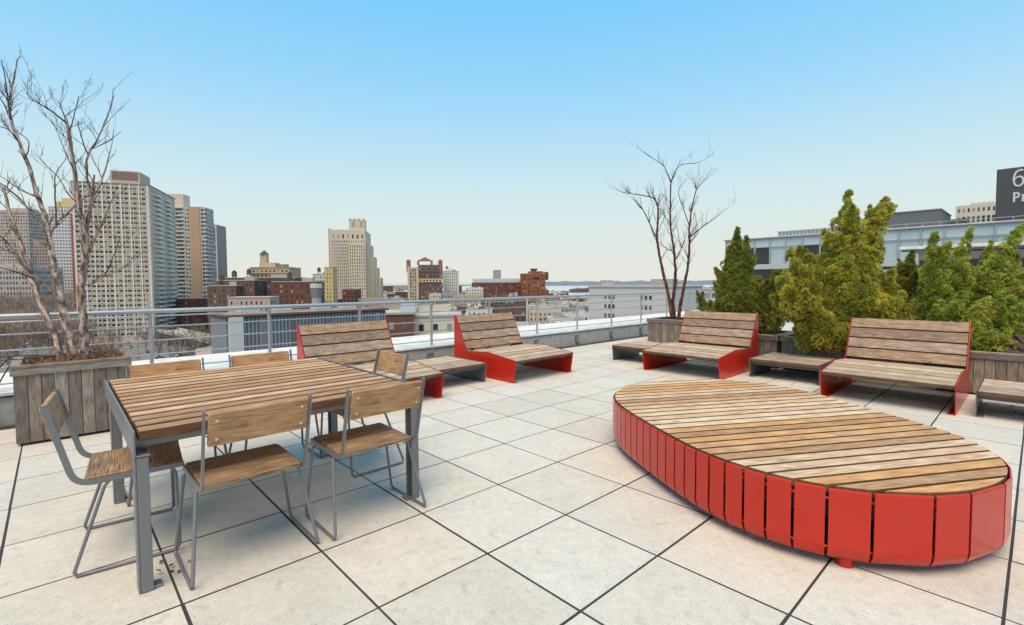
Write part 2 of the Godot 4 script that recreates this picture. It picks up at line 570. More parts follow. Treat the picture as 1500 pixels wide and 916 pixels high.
# ---------- dining table and chairs
func tables_and_chairs() -> void:
	var x0 := -1.345
	var x1 := 0.105
	var z0 := -0.81
	var z1 := -2.46
	var hh := 0.735
	var t := thing("dining_table", "wide wooden slat dining table with grey steel end frames and channel legs", "table", Vector3((x0 + x1) / 2, 0, (z0 + z1) / 2))
	var hw := (x1 - x0) / 2
	var hd := (z0 - z1) / 2
	var n := 14
	var pitch := 2.0 * hd / n
	for k in n:
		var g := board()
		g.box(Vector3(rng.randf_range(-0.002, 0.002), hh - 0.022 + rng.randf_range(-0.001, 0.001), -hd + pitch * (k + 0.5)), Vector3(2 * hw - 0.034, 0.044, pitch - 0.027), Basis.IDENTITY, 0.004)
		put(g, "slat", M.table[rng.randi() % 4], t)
	for s in [-1.0, 1.0]:
		var f := Geo.new()
		f.box(Vector3(s * hw, hh - 0.055, 0), Vector3(0.009, 0.12, 2 * hd), Basis.IDENTITY, 0.002)
		f.box(Vector3(s * (hw - 0.03), hh - 0.110, 0), Vector3(0.052, 0.008, 2 * hd), Basis.IDENTITY, 0.002)
		put(f, "end_frame", M.steel, t)
		for zz in [hd - 0.006, -hd + 0.33]:
			var l := Geo.new()
			var front: bool = zz > 0
			var dz := -0.035 if front else 0.035
			var ly := hh - 0.115
			l.box(Vector3(s * hw, ly / 2, zz + dz), Vector3(0.009, ly - 0.004, 0.07), Basis.IDENTITY, 0.002)
			l.box(Vector3(s * (hw - 0.0275), ly / 2, zz + (0.0 if front else 0.07)), Vector3(0.045, ly - 0.004, 0.008), Basis.IDENTITY, 0.002)
			l.box(Vector3(s * (hw - 0.0275), ly / 2, zz + (-0.068 if front else 0.002)), Vector3(0.045, ly - 0.004, 0.008), Basis.IDENTITY, 0.002)
			var leg := put(l, "leg", M.steel, t)
			var ft := Geo.new()
			ft.box(Vector3(s * (hw - 0.045), 0.008, zz + dz), Vector3(0.082, 0.012, 0.06), Basis.IDENTITY, 0.003)
			ft.tube([Vector3(s * (hw - 0.055), 0.014, zz + dz), Vector3(s * (hw - 0.055), 0.024, zz + dz)], [0.009], 6)
			put(ft, "foot_plate", M.steel, leg)
	var ap := Geo.new()
	for zz in [-hd + 0.16, 0.0, hd - 0.10]:
		ap.box(Vector3(0, hh - 0.068, zz), Vector3(2 * hw - 0.02, 0.04, 0.04), Basis.IDENTITY, 0.003)
	put(ap, "crossbeam", M.steel, t)
	var ch := make_chair()
	ch.position = Vector3(-0.885, 0, -0.93)
	var lab := {
		"a": "wood and grey steel chair backing onto the camera, beside the table's open corner leg",
		"b": "wood and steel chair with its back over the table's near right leg",
		"c": "chair seen side-on at the table's end beside the birch planter, dark wet-looking seat",
		"d": "chair across the table whose back top shows just right of the birch planter",
		"e": "chair across the table whose back shows in front of the tall lounge",
		"f": "chair at the far end of the table, its pale back seen against the lounge seat"}
	ch.set_meta("label", lab.a)
	again(ch, lab.b, Vector3(-0.235, 0, -0.90), 0.0)
	again(ch, lab.c, Vector3(-1.285, 0, -1.44), -PI / 2 - 0.1)
	again(ch, lab.d, Vector3(-1.0, 0, -2.12), PI)
	again(ch, lab.e, Vector3(-0.355, 0, -2.12), PI)
	again(ch, lab.f, Vector3(0.10, 0, -1.70), PI / 2)

# faces -z; the seat runs from z = -0.2 to 0.2
func make_chair() -> Node3D:
	var o := thing("dining_chair", "", "chair", Vector3.ZERO, 0, "wood and steel chairs around the dining table")
	for k in 2:
		var g := Geo.new()
		g.uo = Vector2(rng.randf(), rng.randf())
		g.box(Vector3(0, 0.443, -0.101 + 0.202 * k), Vector3(0.448, 0.024, 0.198), Basis(Vector3.RIGHT, 0.03), 0.005)
		put(g, "seat_board", M.chair_seat[1 if k == 0 else 0], o)
	var tilt := Basis(Vector3.RIGHT, 0.24)
	var b := Geo.new()
	b.uo = Vector2(0.3, 0.52)
	b.box(Vector3(0, 0.740, 0.320), Vector3(0.436, 0.165, 0.022), tilt, 0.006)
	var back := put(b, "backrest", M.chair[0], o)
	for sx in [-0.185, 0.185]:
		for yy in [-0.045, 0.045]:
			var q := Geo.new()
			q.tube([Vector3(sx, 0.740, 0.320) + tilt * Vector3(0, yy, 0.008), Vector3(sx, 0.740, 0.320) + tilt * Vector3(0, yy, 0.0145)], [0.0075], 8)
			put(q, "bolt", M.bolt, back)
	for s in [-1.0, 1.0]:
		# flat bar: along the seat side, bent up into the back
		var line := [Vector2(-0.205, 0.437), Vector2(0.16, 0.430)]
		for k in range(1, 6):
			var a := k / 6.0
			line.push_back(Vector2(0.16, 0.430).lerp(Vector2(0.235, 0.430), a).lerp(Vector2(0.235, 0.430).lerp(Vector2(0.25, 0.50), a), a))
		line.push_back(Vector2(0.25, 0.50))
		line.push_back(Vector2(0.331, 0.830))
		var f := Geo.new()
		var upper := PackedVector2Array()
		var lower := PackedVector2Array()
		for k in line.size():
			var along: Vector2 = (line[mini(k + 1, line.size() - 1)] - line[maxi(k - 1, 0)]).normalized()
			var n2 := Vector2(-along.y, along.x) * 0.013
			upper.push_back(line[k] + n2)
			lower.push_back(line[k] - n2)
		lower.reverse()
		upper.append_array(lower)
		f.slab(upper, -s * 0.227, -s * 0.236, Transform3D(Basis(Vector3(0, 0, 1), Vector3(0, 1, 0), Vector3(-1, 0, 0)), Vector3.ZERO))
		put(f, "side_frame", M.steel, o)
		# bent round bar: leg, floor runner, leg
		var c0 := Vector3(s * 0.19, 0.424, 0.03)
		var ctrl := [c0, Vector3(s * 0.215, 0.424, 0.10), Vector3(s * 0.238, 0.40, 0.125), Vector3(s * 0.283, 0.03, 0.245), Vector3(s * 0.286, 0.0105, 0.235), Vector3(s * 0.286, 0.0105, 0.20), Vector3(s * 0.286, 0.0105, -0.12), Vector3(s * 0.286, 0.0105, -0.155), Vector3(s * 0.283, 0.03, -0.17), Vector3(s * 0.238, 0.40, -0.165), Vector3(s * 0.215, 0.424, -0.15), Vector3(s * 0.19, 0.424, -0.09)]
		var l := Geo.new()
		l.tube(ctrl, [0.0085], 8)
		put(l, "leg", M.steel, o)
	var cb := Geo.new()
	for zz in [0.03, -0.09]:
		cb.tube([Vector3(-0.19, 0.424, zz), Vector3(0.19, 0.424, zz)], [0.0085], 6)
	put(cb, "seat_support", M.steel, o)
	return o

# ---------- lounges and low tables
func lounges() -> void:
	# local: front edge at z = 0, back towards -z, 1.2 wide
	var o := thing("lounge_bench", "red-sided slatted lounge bench partly behind the dining table", "bench", Vector3(1.2, 0, -2.95), 0, "wooden lounge benches with red steel sides")
	var prof := PackedVector2Array([Vector2(0.0, 0.315), Vector2(-0.60, 0.385), Vector2(-1.10, 0.35), Vector2(-1.375, 0.885), Vector2(-1.405, 0.885), Vector2(-1.42, 0.0), Vector2(-0.05, 0.0)])
	var side := Transform3D(Basis(Vector3(0, 0, 1), Vector3(0, 1, 0), Vector3(-1, 0, 0)), Vector3.ZERO)
	for s in [-1.0, 1.0]:
		var g := Geo.new()
		g.slab(prof, -s * 0.596, -s * 0.604, side)
		var p := put(g, "side_panel", M.red, o)
		var f := Geo.new()
		f.box(Vector3(s * 0.565, 0.004, -0.735), Vector3(0.062, 0.008, 1.36), Basis.IDENTITY, 0.002)
		put(f, "foot_flange", M.red, p)
	var runs := [[Vector2(-0.002, 0.312), Vector2(-0.60, 0.382), 4, 0.04], [Vector2(-0.605, 0.382), Vector2(-1.085, 0.348), 3, 0.04], [Vector2(-1.105, 0.372), Vector2(-1.368, 0.884), 4, 0.04]]
	for r in runs:
		var a: Vector2 = r[0]
		var b: Vector2 = r[1]
		var w: float = (b - a).length() / r[2]
		var ang := atan2(b.y - a.y, -(b.x - a.x))
		var bas := Basis(Vector3.RIGHT, ang)
		for k in r[2]:
			var m := a.lerp(b, (k + 0.5) / r[2])
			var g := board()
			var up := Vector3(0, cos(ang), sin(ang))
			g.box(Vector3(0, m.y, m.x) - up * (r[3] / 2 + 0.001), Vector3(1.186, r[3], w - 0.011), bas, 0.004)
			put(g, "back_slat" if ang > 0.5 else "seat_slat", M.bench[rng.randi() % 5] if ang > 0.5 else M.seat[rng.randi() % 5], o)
	var u := Geo.new()
	for sx in [-0.42, 0.42]:
		u.box(Vector3(sx, 0.285, -0.58), Vector3(0.04, 0.05, 1.05), Basis(Vector3.RIGHT, 0.02))
		u.box(Vector3(sx, 0.58, -1.31), Vector3(0.04, 0.66, 0.03), Basis(Vector3.RIGHT, -0.47))
	u.box(Vector3(0, 0.24, -0.62), Vector3(1.19, 0.05, 0.06))
	put(u, "support_frame", M.steel_dark, o)
	again(o, "red-sided lounge bench facing the table with its bright red side towards the viewer", Vector3(3.6, 0, -2.95))
	again(o, "lounge bench standing in front of the bare birch beside the railing", Vector3(5.12, 0, -1.72), -PI / 2)
	again(o, "lounge bench in front of the large juniper, nearest the oval platform's far side", Vector3(5.05, 0, 0.74), -PI / 2)
	again(o, "red-edged lounge bench mostly hidden behind the right junipers", Vector3(9.3, 0, 3.0), PI / 2)
	var t := thing("low_table", "low grey-sided slat table between the two lounges along the railing", "table", Vector3(2.35, 0, -3.34), 0, "low slat tables with grey steel sides")
	var pp := PackedVector2Array([Vector2(0.0, 0.272), Vector2(-0.90, 0.272), Vector2(-0.86, 0.0), Vector2(-0.03, 0.0)])
	for s in [-1.0, 1.0]:
		var g := Geo.new()
		g.slab(pp, -s * 0.441, -s * 0.449, side)
		var p := put(g, "side_panel", M.steel, t)
		var f := Geo.new()
		f.box(Vector3(s * 0.415, 0.004, -0.445), Vector3(0.05, 0.008, 0.82), Basis.IDENTITY, 0.002)
		put(f, "foot_flange", M.steel, p)
	for k in 6:
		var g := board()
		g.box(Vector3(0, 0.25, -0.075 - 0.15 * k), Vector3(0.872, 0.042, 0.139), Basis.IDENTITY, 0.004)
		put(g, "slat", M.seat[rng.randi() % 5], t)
	var uf := Geo.new()
	for zz in [-0.09, -0.45, -0.81]:
		uf.box(Vector3(0, 0.205, zz), Vector3(0.876, 0.045, 0.04))
	put(uf, "support_frame", M.steel_dark, t)
	again(t, "low slat table beside the birch planter near the railing", Vector3(5.62, 0, -2.80), -PI / 2)
	again(t, "low slat table between the two lounges in front of the junipers", Vector3(5.74, 0, -0.50), -PI / 2)
	again(t, "low slat table at the right edge beside the nearest juniper lounge", Vector3(5.16, 0, 1.93), -PI / 2)

# ---------- the oval platform
func platform() -> void:
	var raw := [[1.926,-0.605],[1.809,-0.509],[1.655,-0.324],[1.563,-0.168],[1.46,-0.001],[1.37,0.152],[1.281,0.305],[1.195,0.457],[1.161,0.533],[1.124,0.621],[1.087,0.712],[1.064,0.908],[1.061,1.02],[1.073,1.139],[1.117,1.265],[1.194,1.418],[1.32,1.567],[1.483,1.704],[1.708,1.793],[1.885,1.826],[2.056,1.819],[2.196,1.785],[2.301,1.752],[2.413,1.706],[2.584,1.59],[2.712,1.45],[2.791,1.303],[2.906,1.144],[3.051,0.908],[3.156,0.74],[3.32,0.515],[3.403,0.318],[3.44,0.1],[3.318,-0.293],[3.14,-0.546],[2.752,-0.709],[2.418,-0.791],[2.091,-0.701]]
	var cr := PackedVector2Array()
	var nr := raw.size()
	for i in nr:
		var p0 := Vector2(raw[(i - 1 + nr) % nr][0], raw[(i - 1 + nr) % nr][1])
		var p1 := Vector2(raw[i][0], raw[i][1])
		var p2 := Vector2(raw[(i + 1) % nr][0], raw[(i + 1) % nr][1])
		cr.push_back(p0 * 0.25 + p1 * 0.5 + p2 * 0.25)
	# even steps round the outline, smoothed
	var out := PackedVector2Array()
	for pass_ in 2:
		out = PackedVector2Array()
		var total := 0.0
		for i in cr.size():
			total += cr[i].distance_to(cr[(i + 1) % cr.size()])
		var step := total / 160.0
		var acc := 0.0
		for i in cr.size():
			var a := cr[i]
			var b := cr[(i + 1) % cr.size()]
			var l := a.distance_to(b)
			while acc < l:
				if out.size() < 160:
					out.push_back(a.lerp(b, acc / l))
				acc += step
			acc -= l
		var sm := PackedVector2Array()
		for i in out.size():
			var q := Vector2.ZERO
			for k in range(-3, 4):
				q += out[posmod(i + k, out.size())]
			sm.push_back(q / 7.0)
		cr = sm
	out = cr
	var mid := Vector2.ZERO
	for q in out:
		mid += q / out.size()
	var o := thing("platform_bench", "large oval platform bench with wooden slat top and glossy red steel panels", "bench", Vector3(mid.x, 0, mid.y))
	for i in out.size():
		out[i] = (out[i] - mid) * 1.012
	var dir := Vector2(cos(0.541), sin(0.541))
	var nrm := Vector2(-dir.y, dir.x)
	var lo := 1e9
	var hi := -1e9
	for q in out:
		lo = minf(lo, q.dot(nrm))
		hi = maxf(hi, q.dot(nrm))
	var inner := Geometry2D.offset_polygon(out, -0.014)[0]
	var flat := Transform3D(Basis(Vector3(dir.x, 0, dir.y), Vector3(-dir.y, 0, dir.x), Vector3(0, -1, 0)), Vector3.ZERO)
	var pitch := (hi - lo) / 27.0
	var H := 0.40
	for k in 27:
		var a := lo + pitch * k + 0.0105
		var b := lo + pitch * (k + 1) - 0.0105
		var strip := PackedVector2Array([dir * -3 + nrm * a, dir * 3 + nrm * a, dir * 3 + nrm * b, dir * -3 + nrm * b])
		for poly in Geometry2D.intersect_polygons(inner, strip):
			var local := PackedVector2Array()
			for q in poly:
				local.push_back(Vector2(q.dot(dir), q.dot(nrm)))
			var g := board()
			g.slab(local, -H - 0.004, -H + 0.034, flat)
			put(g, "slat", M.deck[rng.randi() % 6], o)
	# panels: the outline is cut where the slat joints meet it, and at most every 0.21 m
	var cuts := []
	var since := 0.0
	var m := out.size()
	for i in m:
		var a := out[i]
		var b := out[(i + 1) % m]
		var l := a.distance_to(b)
		var ka := (a.dot(nrm) - lo) / pitch
		var kb := (b.dot(nrm) - lo) / pitch
		var fa := floori(ka)
		var fb := floori(kb)
		if fa != fb and since > 0.05:
			var edge := float(maxi(fa, fb))
			var t := clampf((edge - ka) / (kb - ka), 0, 1)
			cuts.push_back(a.lerp(b, t))
			since = l * (1 - t)
		elif since > 0.205:
			cuts.push_back(b)
			since = 0.0
		else:
			since += l
	var prof := [Vector2(0.0, H - 0.006), Vector2(0.006, H - 0.009), Vector2(0.008, H - 0.016), Vector2(0.008, 0.115), Vector2(0.004, 0.086), Vector2(-0.008, 0.061), Vector2(-0.026, 0.045), Vector2(-0.05, 0.038), Vector2(-0.075, 0.036)]
	for i in cuts.size():
		var a: Vector2 = cuts[i]
		var b: Vector2 = cuts[(i + 1) % cuts.size()]
		var d := (b - a).normalized()
		var nn := Vector2(d.y, -d.x)
		if nn.dot((a + b) / 2) < 0:
			nn = -nn
		a += d * 0.0065
		b -= d * 0.0065
		var g := Geo.new()
		for k in prof.size() - 1:
			var p: Vector2 = prof[k]
			var q: Vector2 = prof[k + 1]
			var fn := Vector3(nn.x * (p.y - q.y), 0, nn.y * (p.y - q.y)) + Vector3(0, q.x - p.x, 0)
			fn = fn.normalized()
			var a0 := a + nn * p.x
			var b0 := b + nn * p.x
			var a1 := a + nn * q.x
			var b1 := b + nn * q.x
			for off in [0.0, 0.005]:
				var s: Vector3 = fn * off
				var sn := fn if off == 0.0 else -fn
				g.quad(Vector3(a0.x, p.y, a0.y) - s, Vector3(b0.x, p.y, b0.y) - s, Vector3(b1.x, q.y, b1.y) - s, Vector3(a1.x, q.y, a1.y) - s, sn)
			var dd := Vector3(d.x, 0, d.y)
			for e in [[a0, a1, -1.0], [b0, b1, 1.0]]:
				var e0: Vector2 = e[0]
				var e1: Vector2 = e[1]
				var s := fn * 0.005
				g.quad(Vector3(e0.x, p.y, e0.y), Vector3(e1.x, q.y, e1.y), Vector3(e1.x, q.y, e1.y) - s, Vector3(e0.x, p.y, e0.y) - s, dd * e[2])
		put(g, "panel", M.red, o)
	# ring that carries the panels, and a dark tray inside
	for ry in [H - 0.062, 0.10]:
		var ring := Geo.new()
		var pts := []
		var rp := Geometry2D.offset_polygon(out, -0.016)[0]
		for q in rp:
			pts.push_back(Vector3(q.x, ry, q.y))
		pts.push_back(pts[0])
		pts.push_back(pts[1])
		ring.tube(pts, [0.008], 6, false)
		put(ring, "ring", M.red, o)
	var tray := Geo.new()
	var tp := Geometry2D.offset_polygon(out, -0.09)[0]
	tray.slab(tp, -0.22, -0.23, Transform3D(Basis(Vector3(1, 0, 0), Vector3(0, 0, 1), Vector3(0, -1, 0)), Vector3.ZERO))
	tray.slab(tp, -0.042, -0.05, Transform3D(Basis(Vector3(1, 0, 0), Vector3(0, 0, 1), Vector3(0, -1, 0)), Vector3.ZERO))
	put(tray, "tray", M.steel_dark, o)
	for q in [Vector2(1.19, 1.29), Vector2(1.33, 0.56), Vector2(1.9, -0.4), Vector2(2.95, -0.35), Vector2(3.1, 0.45), Vector2(2.35, 1.45), Vector2(1.75, 1.55)]:
		var p: Vector2 = q - mid
		if p.length() > 0.1:
			p -= p.normalized() * 0.02
		var l := Geo.new()
		l.tube([Vector3(p.x, 0.0, p.y), Vector3(p.x, 0.006, p.y), Vector3(p.x, 0.06, p.y)], [0.041, 0.036, 0.036], 16)
		put(l, "leg", M.red, o)

# a few dry leaves blown under the furniture
func litter() -> void:
	var r := RandomNumberGenerator.new()
	r.seed = 8
	for e in [[Vector3(-1.21, 0, -0.98), 0.04, 7, "small scatter of dry red-brown leaves beside the near chair's runner"], [Vector3(6.0, 0, -0.45), 0.22, 46, "heap of dry leaves under the low table between the juniper lounges"], [Vector3(5.9, 0, 0.75), 0.16, 34, "dark dry leaves caught under the lounge in front of the large juniper"], [Vector3(5.85, 0, 1.85), 0.2, 40, "dry leaves under the low table at the right edge"]]:
		var g := Geo.new()
		for k in e[2]:
			var p := Vector3(r.randfn() * e[1], 0.004 + r.randf() * 0.018, r.randfn() * e[1] * 0.8)
			var d := Vector3(r.randfn(), r.randf_range(-0.25, 0.35), r.randfn()).normalized()
			var s := d.cross(Vector3(r.randfn() * 0.3, 1, r.randfn() * 0.3)).normalized() * r.randf_range(0.006, 0.012)
			var l := r.randf_range(0.02, 0.04)
			g.tri(p, p + d * l * 0.5 + s, p + d * l, s.cross(d).normalized(), s.cross(d).normalized(), s.cross(d).normalized(), Vector2.ZERO, Vector2.ZERO, Vector2.ZERO)
			g.tri(p, p + d * l * 0.5 - s + Vector3(0, 0.004, 0), p + d * l, s.cross(d).normalized(), s.cross(d).normalized(), s.cross(d).normalized(), Vector2.ZERO, Vector2.ZERO, Vector2.ZERO)
		var o := put(g, "dry_leaves", plain(lin(0.13, 0.06, 0.035), 0.9), self)
		o.position = e[0]
		tag(o, e[3], "leaves", "", "stuff")

# ---------- planters, birches, junipers
func planter(label: String, at: Vector3, w: float, d: float, h: float) -> Node3D:
	var o := thing("wooden_planter", label, "planter", at, 0.0, "weathered plank planters")
	var pw := 0.092
	for s in 4:
		var turn := Basis(Vector3.UP, s * PI / 2)
		var span := w if s % 2 == 0 else d
		var off := (d if s % 2 == 0 else w) / 2
		var n := int(round(span / pw))
		for k in n:
			var g := Geo.new()
			g.uo = Vector2(rng.randf(), rng.randf())
			var p := Vector3(-span / 2 + span / n * (k + 0.5), (h - 0.05) / 2 + 0.015, off - 0.011 - rng.randf() * 0.002)
			g.box(turn * p, Vector3(span / n - 0.004, h - 0.07, 0.022), turn, 0.002, 1)
			put(g, "plank", M.plank[rng.randi() % 4], o)
		var c := Geo.new()
		c.uo = Vector2(rng.randf(), rng.randf())
		c.box(turn * Vector3(0, h - 0.012, off - 0.022 + 0.008), Vector3(span + 0.016 if s % 2 == 0 else span - 0.074, 0.024, 0.07), turn, 0.003)
		put(c, "cap_board", M.plank[(s + 1) % 4], o)
		var b := Geo.new()
		b.uo = Vector2(rng.randf(), rng.randf())
		b.box(turn * Vector3(0, h - 0.055, off + 0.009), Vector3(span + (0.034 if s % 2 == 0 else 0.0), 0.06, 0.017), turn, 0.002)
		put(b, "trim_board", M.plank[s % 4], o)
	var so := Geo.new()
	var nx := 12
	for i in nx:
		for j in nx:
			var q := []
			for e in [[0, 0], [1, 0], [1, 1], [0, 1]]:
				var x: float = (float(i + e[0]) / nx - 0.5) * (w - 0.05)
				var z: float = (float(j + e[1]) / nx - 0.5) * (d - 0.05)
				q.push_back(Vector3(x, h - 0.05 + 0.02 * sin(x * 23.0 + z * 9.0) * cos(z * 19.0), z))
			so.quad(q[0], q[1], q[2], q[3], Vector3.UP)
	put(so, "soil", M.soil, o)
	return o

func smooth_line(ctrl: Array, steps: int) -> Array:
	var out := []
	for i in ctrl.size() - 1:
		var a = ctrl[maxi(i - 1, 0)]
		var b = ctrl[i]
		var c = ctrl[i + 1]
		var d = ctrl[mini(i + 2, ctrl.size() - 1)]
		for k in steps:
			var t := float(k) / steps
			var p := V(b).cubic_interpolate(V(c), V(a), V(d), t)
			out.push_back([p, lerpf(b[3], c[3], t)])
	var l = ctrl[ctrl.size() - 1]
	out.push_back([V(l), l[3]])
	return out

func birch(label: String, spec: Array, twig_len: float, twigs: int, skin: Material, girth := 1.0) -> void:
	var foot := V(spec[0][0])
	var o := thing("birch_tree", label, "tree", foot, 0.0, "bare birches in wooden planters")
	var mass := Geo.new()
	for si in spec.size():
		var line := smooth_line(spec[si], 5)
		var pts := []
		var rad := []
		for k in line.size():
			var r: float = line[k][1]
			var wob := Vector3(rng.randf_range(-1, 1), 0, rng.randf_range(-1, 1)) * minf(r * 0.35, 0.006)
			pts.push_back(line[k][0] - foot + (wob if k > 0 else Vector3.ZERO))
			rad.push_back(maxf(r * girth * rng.randf_range(0.76, 0.9), 0.0022 * girth))
		var g := Geo.new()
		g.uo = Vector2(rng.randf(), rng.randf())
		var thick: float = spec[si][0][3]
		g.tube(pts, rad, 9 if thick > 0.02 else 6, true, 0.9)
		put(g, "stem" if thick > 0.03 else "branch", skin if thick > 0.012 else M.twig, o)
		var n := pts.size()
		var count := int(twigs * (0.5 if thick > 0.03 else 0.35) * n / 12.0) + 2
		for k in count:
			var t := rng.randf_range(0.35 if thick > 0.03 else 0.2, 1.0)
			var i := clampi(int(t * (n - 1)), 0, n - 2)
			var p: Vector3 = pts[i].lerp(pts[i + 1], rng.randf())
			var dir: Vector3 = (pts[i + 1] - pts[i]).normalized()
			var sidew := Vector3(rng.randf_range(-1, 1), rng.randf_range(-0.2, 0.5), rng.randf_range(-1, 1)).normalized()
			twig(mass, p, (dir + sidew * 0.8).normalized(), twig_len * rng.randf_range(0.35, 1.0), minf(rad[i] * 0.5, 0.0045 * girth), 2)
	put(mass, "twigs", M.twig, o, "stuff")

func twig(g: Geo, p: Vector3, dir: Vector3, len: float, r: float, depth: int) -> void:
	var pts := [p]
	var rad := [r]
	var q := p
	var d := dir
	var n := 5
	for k in n:
		d = (d + Vector3(rng.randf_range(-0.18, 0.18), rng.randf_range(-0.02, 0.22), rng.randf_range(-0.18, 0.18))).normalized()
		q += d * len / n
		pts.push_back(q)
		rad.push_back(maxf(r * (1.0 - 0.75 * (k + 1) / n), 0.0009))
		if depth > 0 and rng.randf() < 0.45:
			var sd := Vector3(rng.randf_range(-1, 1), rng.randf_range(-0.1, 0.7), rng.randf_range(-1, 1)).normalized()
			twig(g, q, (d + sd * 0.75).normalized(), len * rng.randf_range(0.3, 0.55), rad[k + 1] * 0.75, depth - 1)
	g.tube(pts, rad, 4, false)

func tuft_mesh() -> ArrayMesh:
	var g := Geo.new()
	var r := RandomNumberGenerator.new()
	r.seed = 5
	for k in 7:
		var a := TAU * k / 6.0 + r.randf() * 0.6
		var lean := r.randf_range(0.25, 0.8) if k > 0 else 0.08
		var d := Vector3(cos(a) * lean, 1.0, sin(a) * lean).normalized()
		var s := d.cross(Vector3(sin(a * 1.7), 0.3, cos(a))).normalized() * r.randf_range(0.09, 0.15)
		var l := r.randf_range(0.8, 1.45)
		var nn := (s.cross(d)).normalized()
		var m1 := d * l * 0.45
		g.tri(Vector3.ZERO, m1 + s, m1 - s, nn, nn, nn, Vector2.ZERO, Vector2.ZERO, Vector2.ZERO)
		g.tri(m1 + s, d * l, m1 - s, nn, nn, nn, Vector2.ZERO, Vector2.ZERO, Vector2.ZERO)
	return g.mesh()

func juniper(label: String, spec: Array, dark: Color, light: Color, tip: Color, tuft: ArrayMesh, foot: Vector3, spray := 0.034, knob := 0.07, sweep := 0.0) -> void:
	var o := thing("juniper_shrub", label, "shrub", foot, 0.0, "twisted evergreen junipers in the planters")
	var xf := []
	var cols := []
	var wood := Geo.new()
	var all := spec.duplicate()
	for s in spec:
		# side shoots that break the outline
		var a := Vector3(s[0], s[1], s[2])
		var b := Vector3(s[3], s[4], s[5])
		var ad := (b - a).normalized()
		for k in 3:
			var ph := rng.randf() * TAU
			var sx := ad.cross(Vector3(0.3, 0.1, 0.9)).normalized()
			var out := sx * cos(ph) + ad.cross(sx) * sin(ph)
			var t := rng.randf_range(0.05, 0.8)
			var p := a.lerp(b, t) + out * float(s[6]) * pow(1.0 - t, 1.05) * 0.8
			var q := p + (out * 0.7 + ad * 0.9 + Vector3(0, 0.4, 0)).normalized() * (float(s[6]) * rng.randf_range(0.7, 1.3) + 0.08)
			all.push_back([p.x, p.y, p.z, q.x, q.y, q.z, float(s[6]) * 0.22 + 0.015])
	for s in all:
		var a := Vector3(s[0], s[1], s[2])
		var b := Vector3(s[3], s[4], s[5])
		var r: float = s[6]
		var axis := b - a
		var L := axis.length()
		var ad := axis / L
		var sx := ad.cross(Vector3(0.3, 0.1, 0.9)).normalized()
		var sy := ad.cross(sx)
		var bend := (sx * rng.randf_range(-1, 1) + sy * rng.randf_range(-1, 1)) * L * 0.05 - Vector3(0.732, 0, 0.681) * L * sweep
		if r > 0.09:
			wood.tube([foot * 0.0 + (Vector3(foot.x, maxf(foot.y - 0.05, 0), foot.z) - foot), (foot.lerp(a, 0.55) + Vector3(0, 0.0, 0)) - foot, a - foot, a.lerp(b, 0.7) - foot], [0.035, 0.026, 0.02, 0.006], 6)
		var area := TAU * r * 0.72 * (L + r)
		var kn := knob * clampf(r / 0.13, 0.42, 1.0)
		var knobs := int(area / (kn * kn * 2.1)) + 5
		for k in knobs:
			var t := -0.16 + 1.16 * (1.0 - sqrt(1.0 - (k + 0.5) / knobs)) / (1.0 - 0.0)
			t = lerpf(t, -0.16 + 1.16 * (k + 0.5) / knobs, 0.45) + rng.randf_range(-0.03, 0.03)
			var ph := k * 2.39996 + rng.randf_range(-0.45, 0.45)
			var taper := pow(clampf(1.0 - t, 0.0, 1.0), 1.05)
			var ring := r * taper * (0.9 + 0.24 * sin(ph * 2.0 + t * 9.0) + 0.16 * sin(ph * 3.0 - t * 17.0))
			if t < 0:
				ring *= sqrt(maxf(1.0 - pow(t / 0.2, 2), 0.05))
			ring *= rng.randf_range(0.8, 1.2) if rng.randf() < 0.85 else rng.randf_range(0.4, 0.8)
			var out := sx * cos(ph) + sy * sin(ph)
			var p := a + axis * (t * 1.04) + bend * sin(clampf(t, 0, 1) * PI) + out * ring
			var kr := kn * rng.randf_range(0.65, 1.25) * (0.28 + 0.72 * minf(taper * 1.6, 1.0))
			if rng.randf() < 0.12:
				continue
			var base := dark.lerp(light, pow(rng.randf(), 1.1))
			var warm := 0.9 if rng.randf() < 0.26 else 0.25
			var face := (out * (0.4 + taper) + ad * 0.8 + Vector3(0, 0.35, 0)).normalized()
			for m in int(40 * pow(kn / 0.065, 1.6)):
				var q := (Vector3(rng.randfn(), rng.randfn(), rng.randfn()).normalized() + face * 0.55).normalized()
				var up := (q * 0.75 + face * 0.35 + ad * 0.75).normalized()
				var x := up.cross(Vector3(rng.randf_range(-1, 1), rng.randf_range(-1, 1), rng.randf_range(-1, 1))).normalized()
				var z := x.cross(up)
				var sc := spray * rng.randf_range(0.55, 1.1)
				xf.push_back(Transform3D(Basis(x * sc, up * sc, z * sc), p + (q * kr + face * maxf(q.dot(face), 0.0) * kr * 0.6) - foot))
				var c := base.lerp(tip, rng.randf() * warm)
				cols.push_back(c * rng.randf_range(0.85, 1.15))
	put(wood, "trunk", M.twig, o)
	var mm := MultiMesh.new()
	mm.transform_format = MultiMesh.TRANSFORM_3D
	mm.use_colors = true
	mm.mesh = tuft
	mm.instance_count = xf.size()
	for i in xf.size():
		mm.set_instance_transform(i, xf[i])
		mm.set_instance_color(i, cols[i])
	var mi := MultiMeshInstance3D.new()
	mi.name = "crown"
	mi.multimesh = mm
	mi.material_override = M.leafy
	mi.set_meta("kind", "stuff")
	o.add_child(mi)

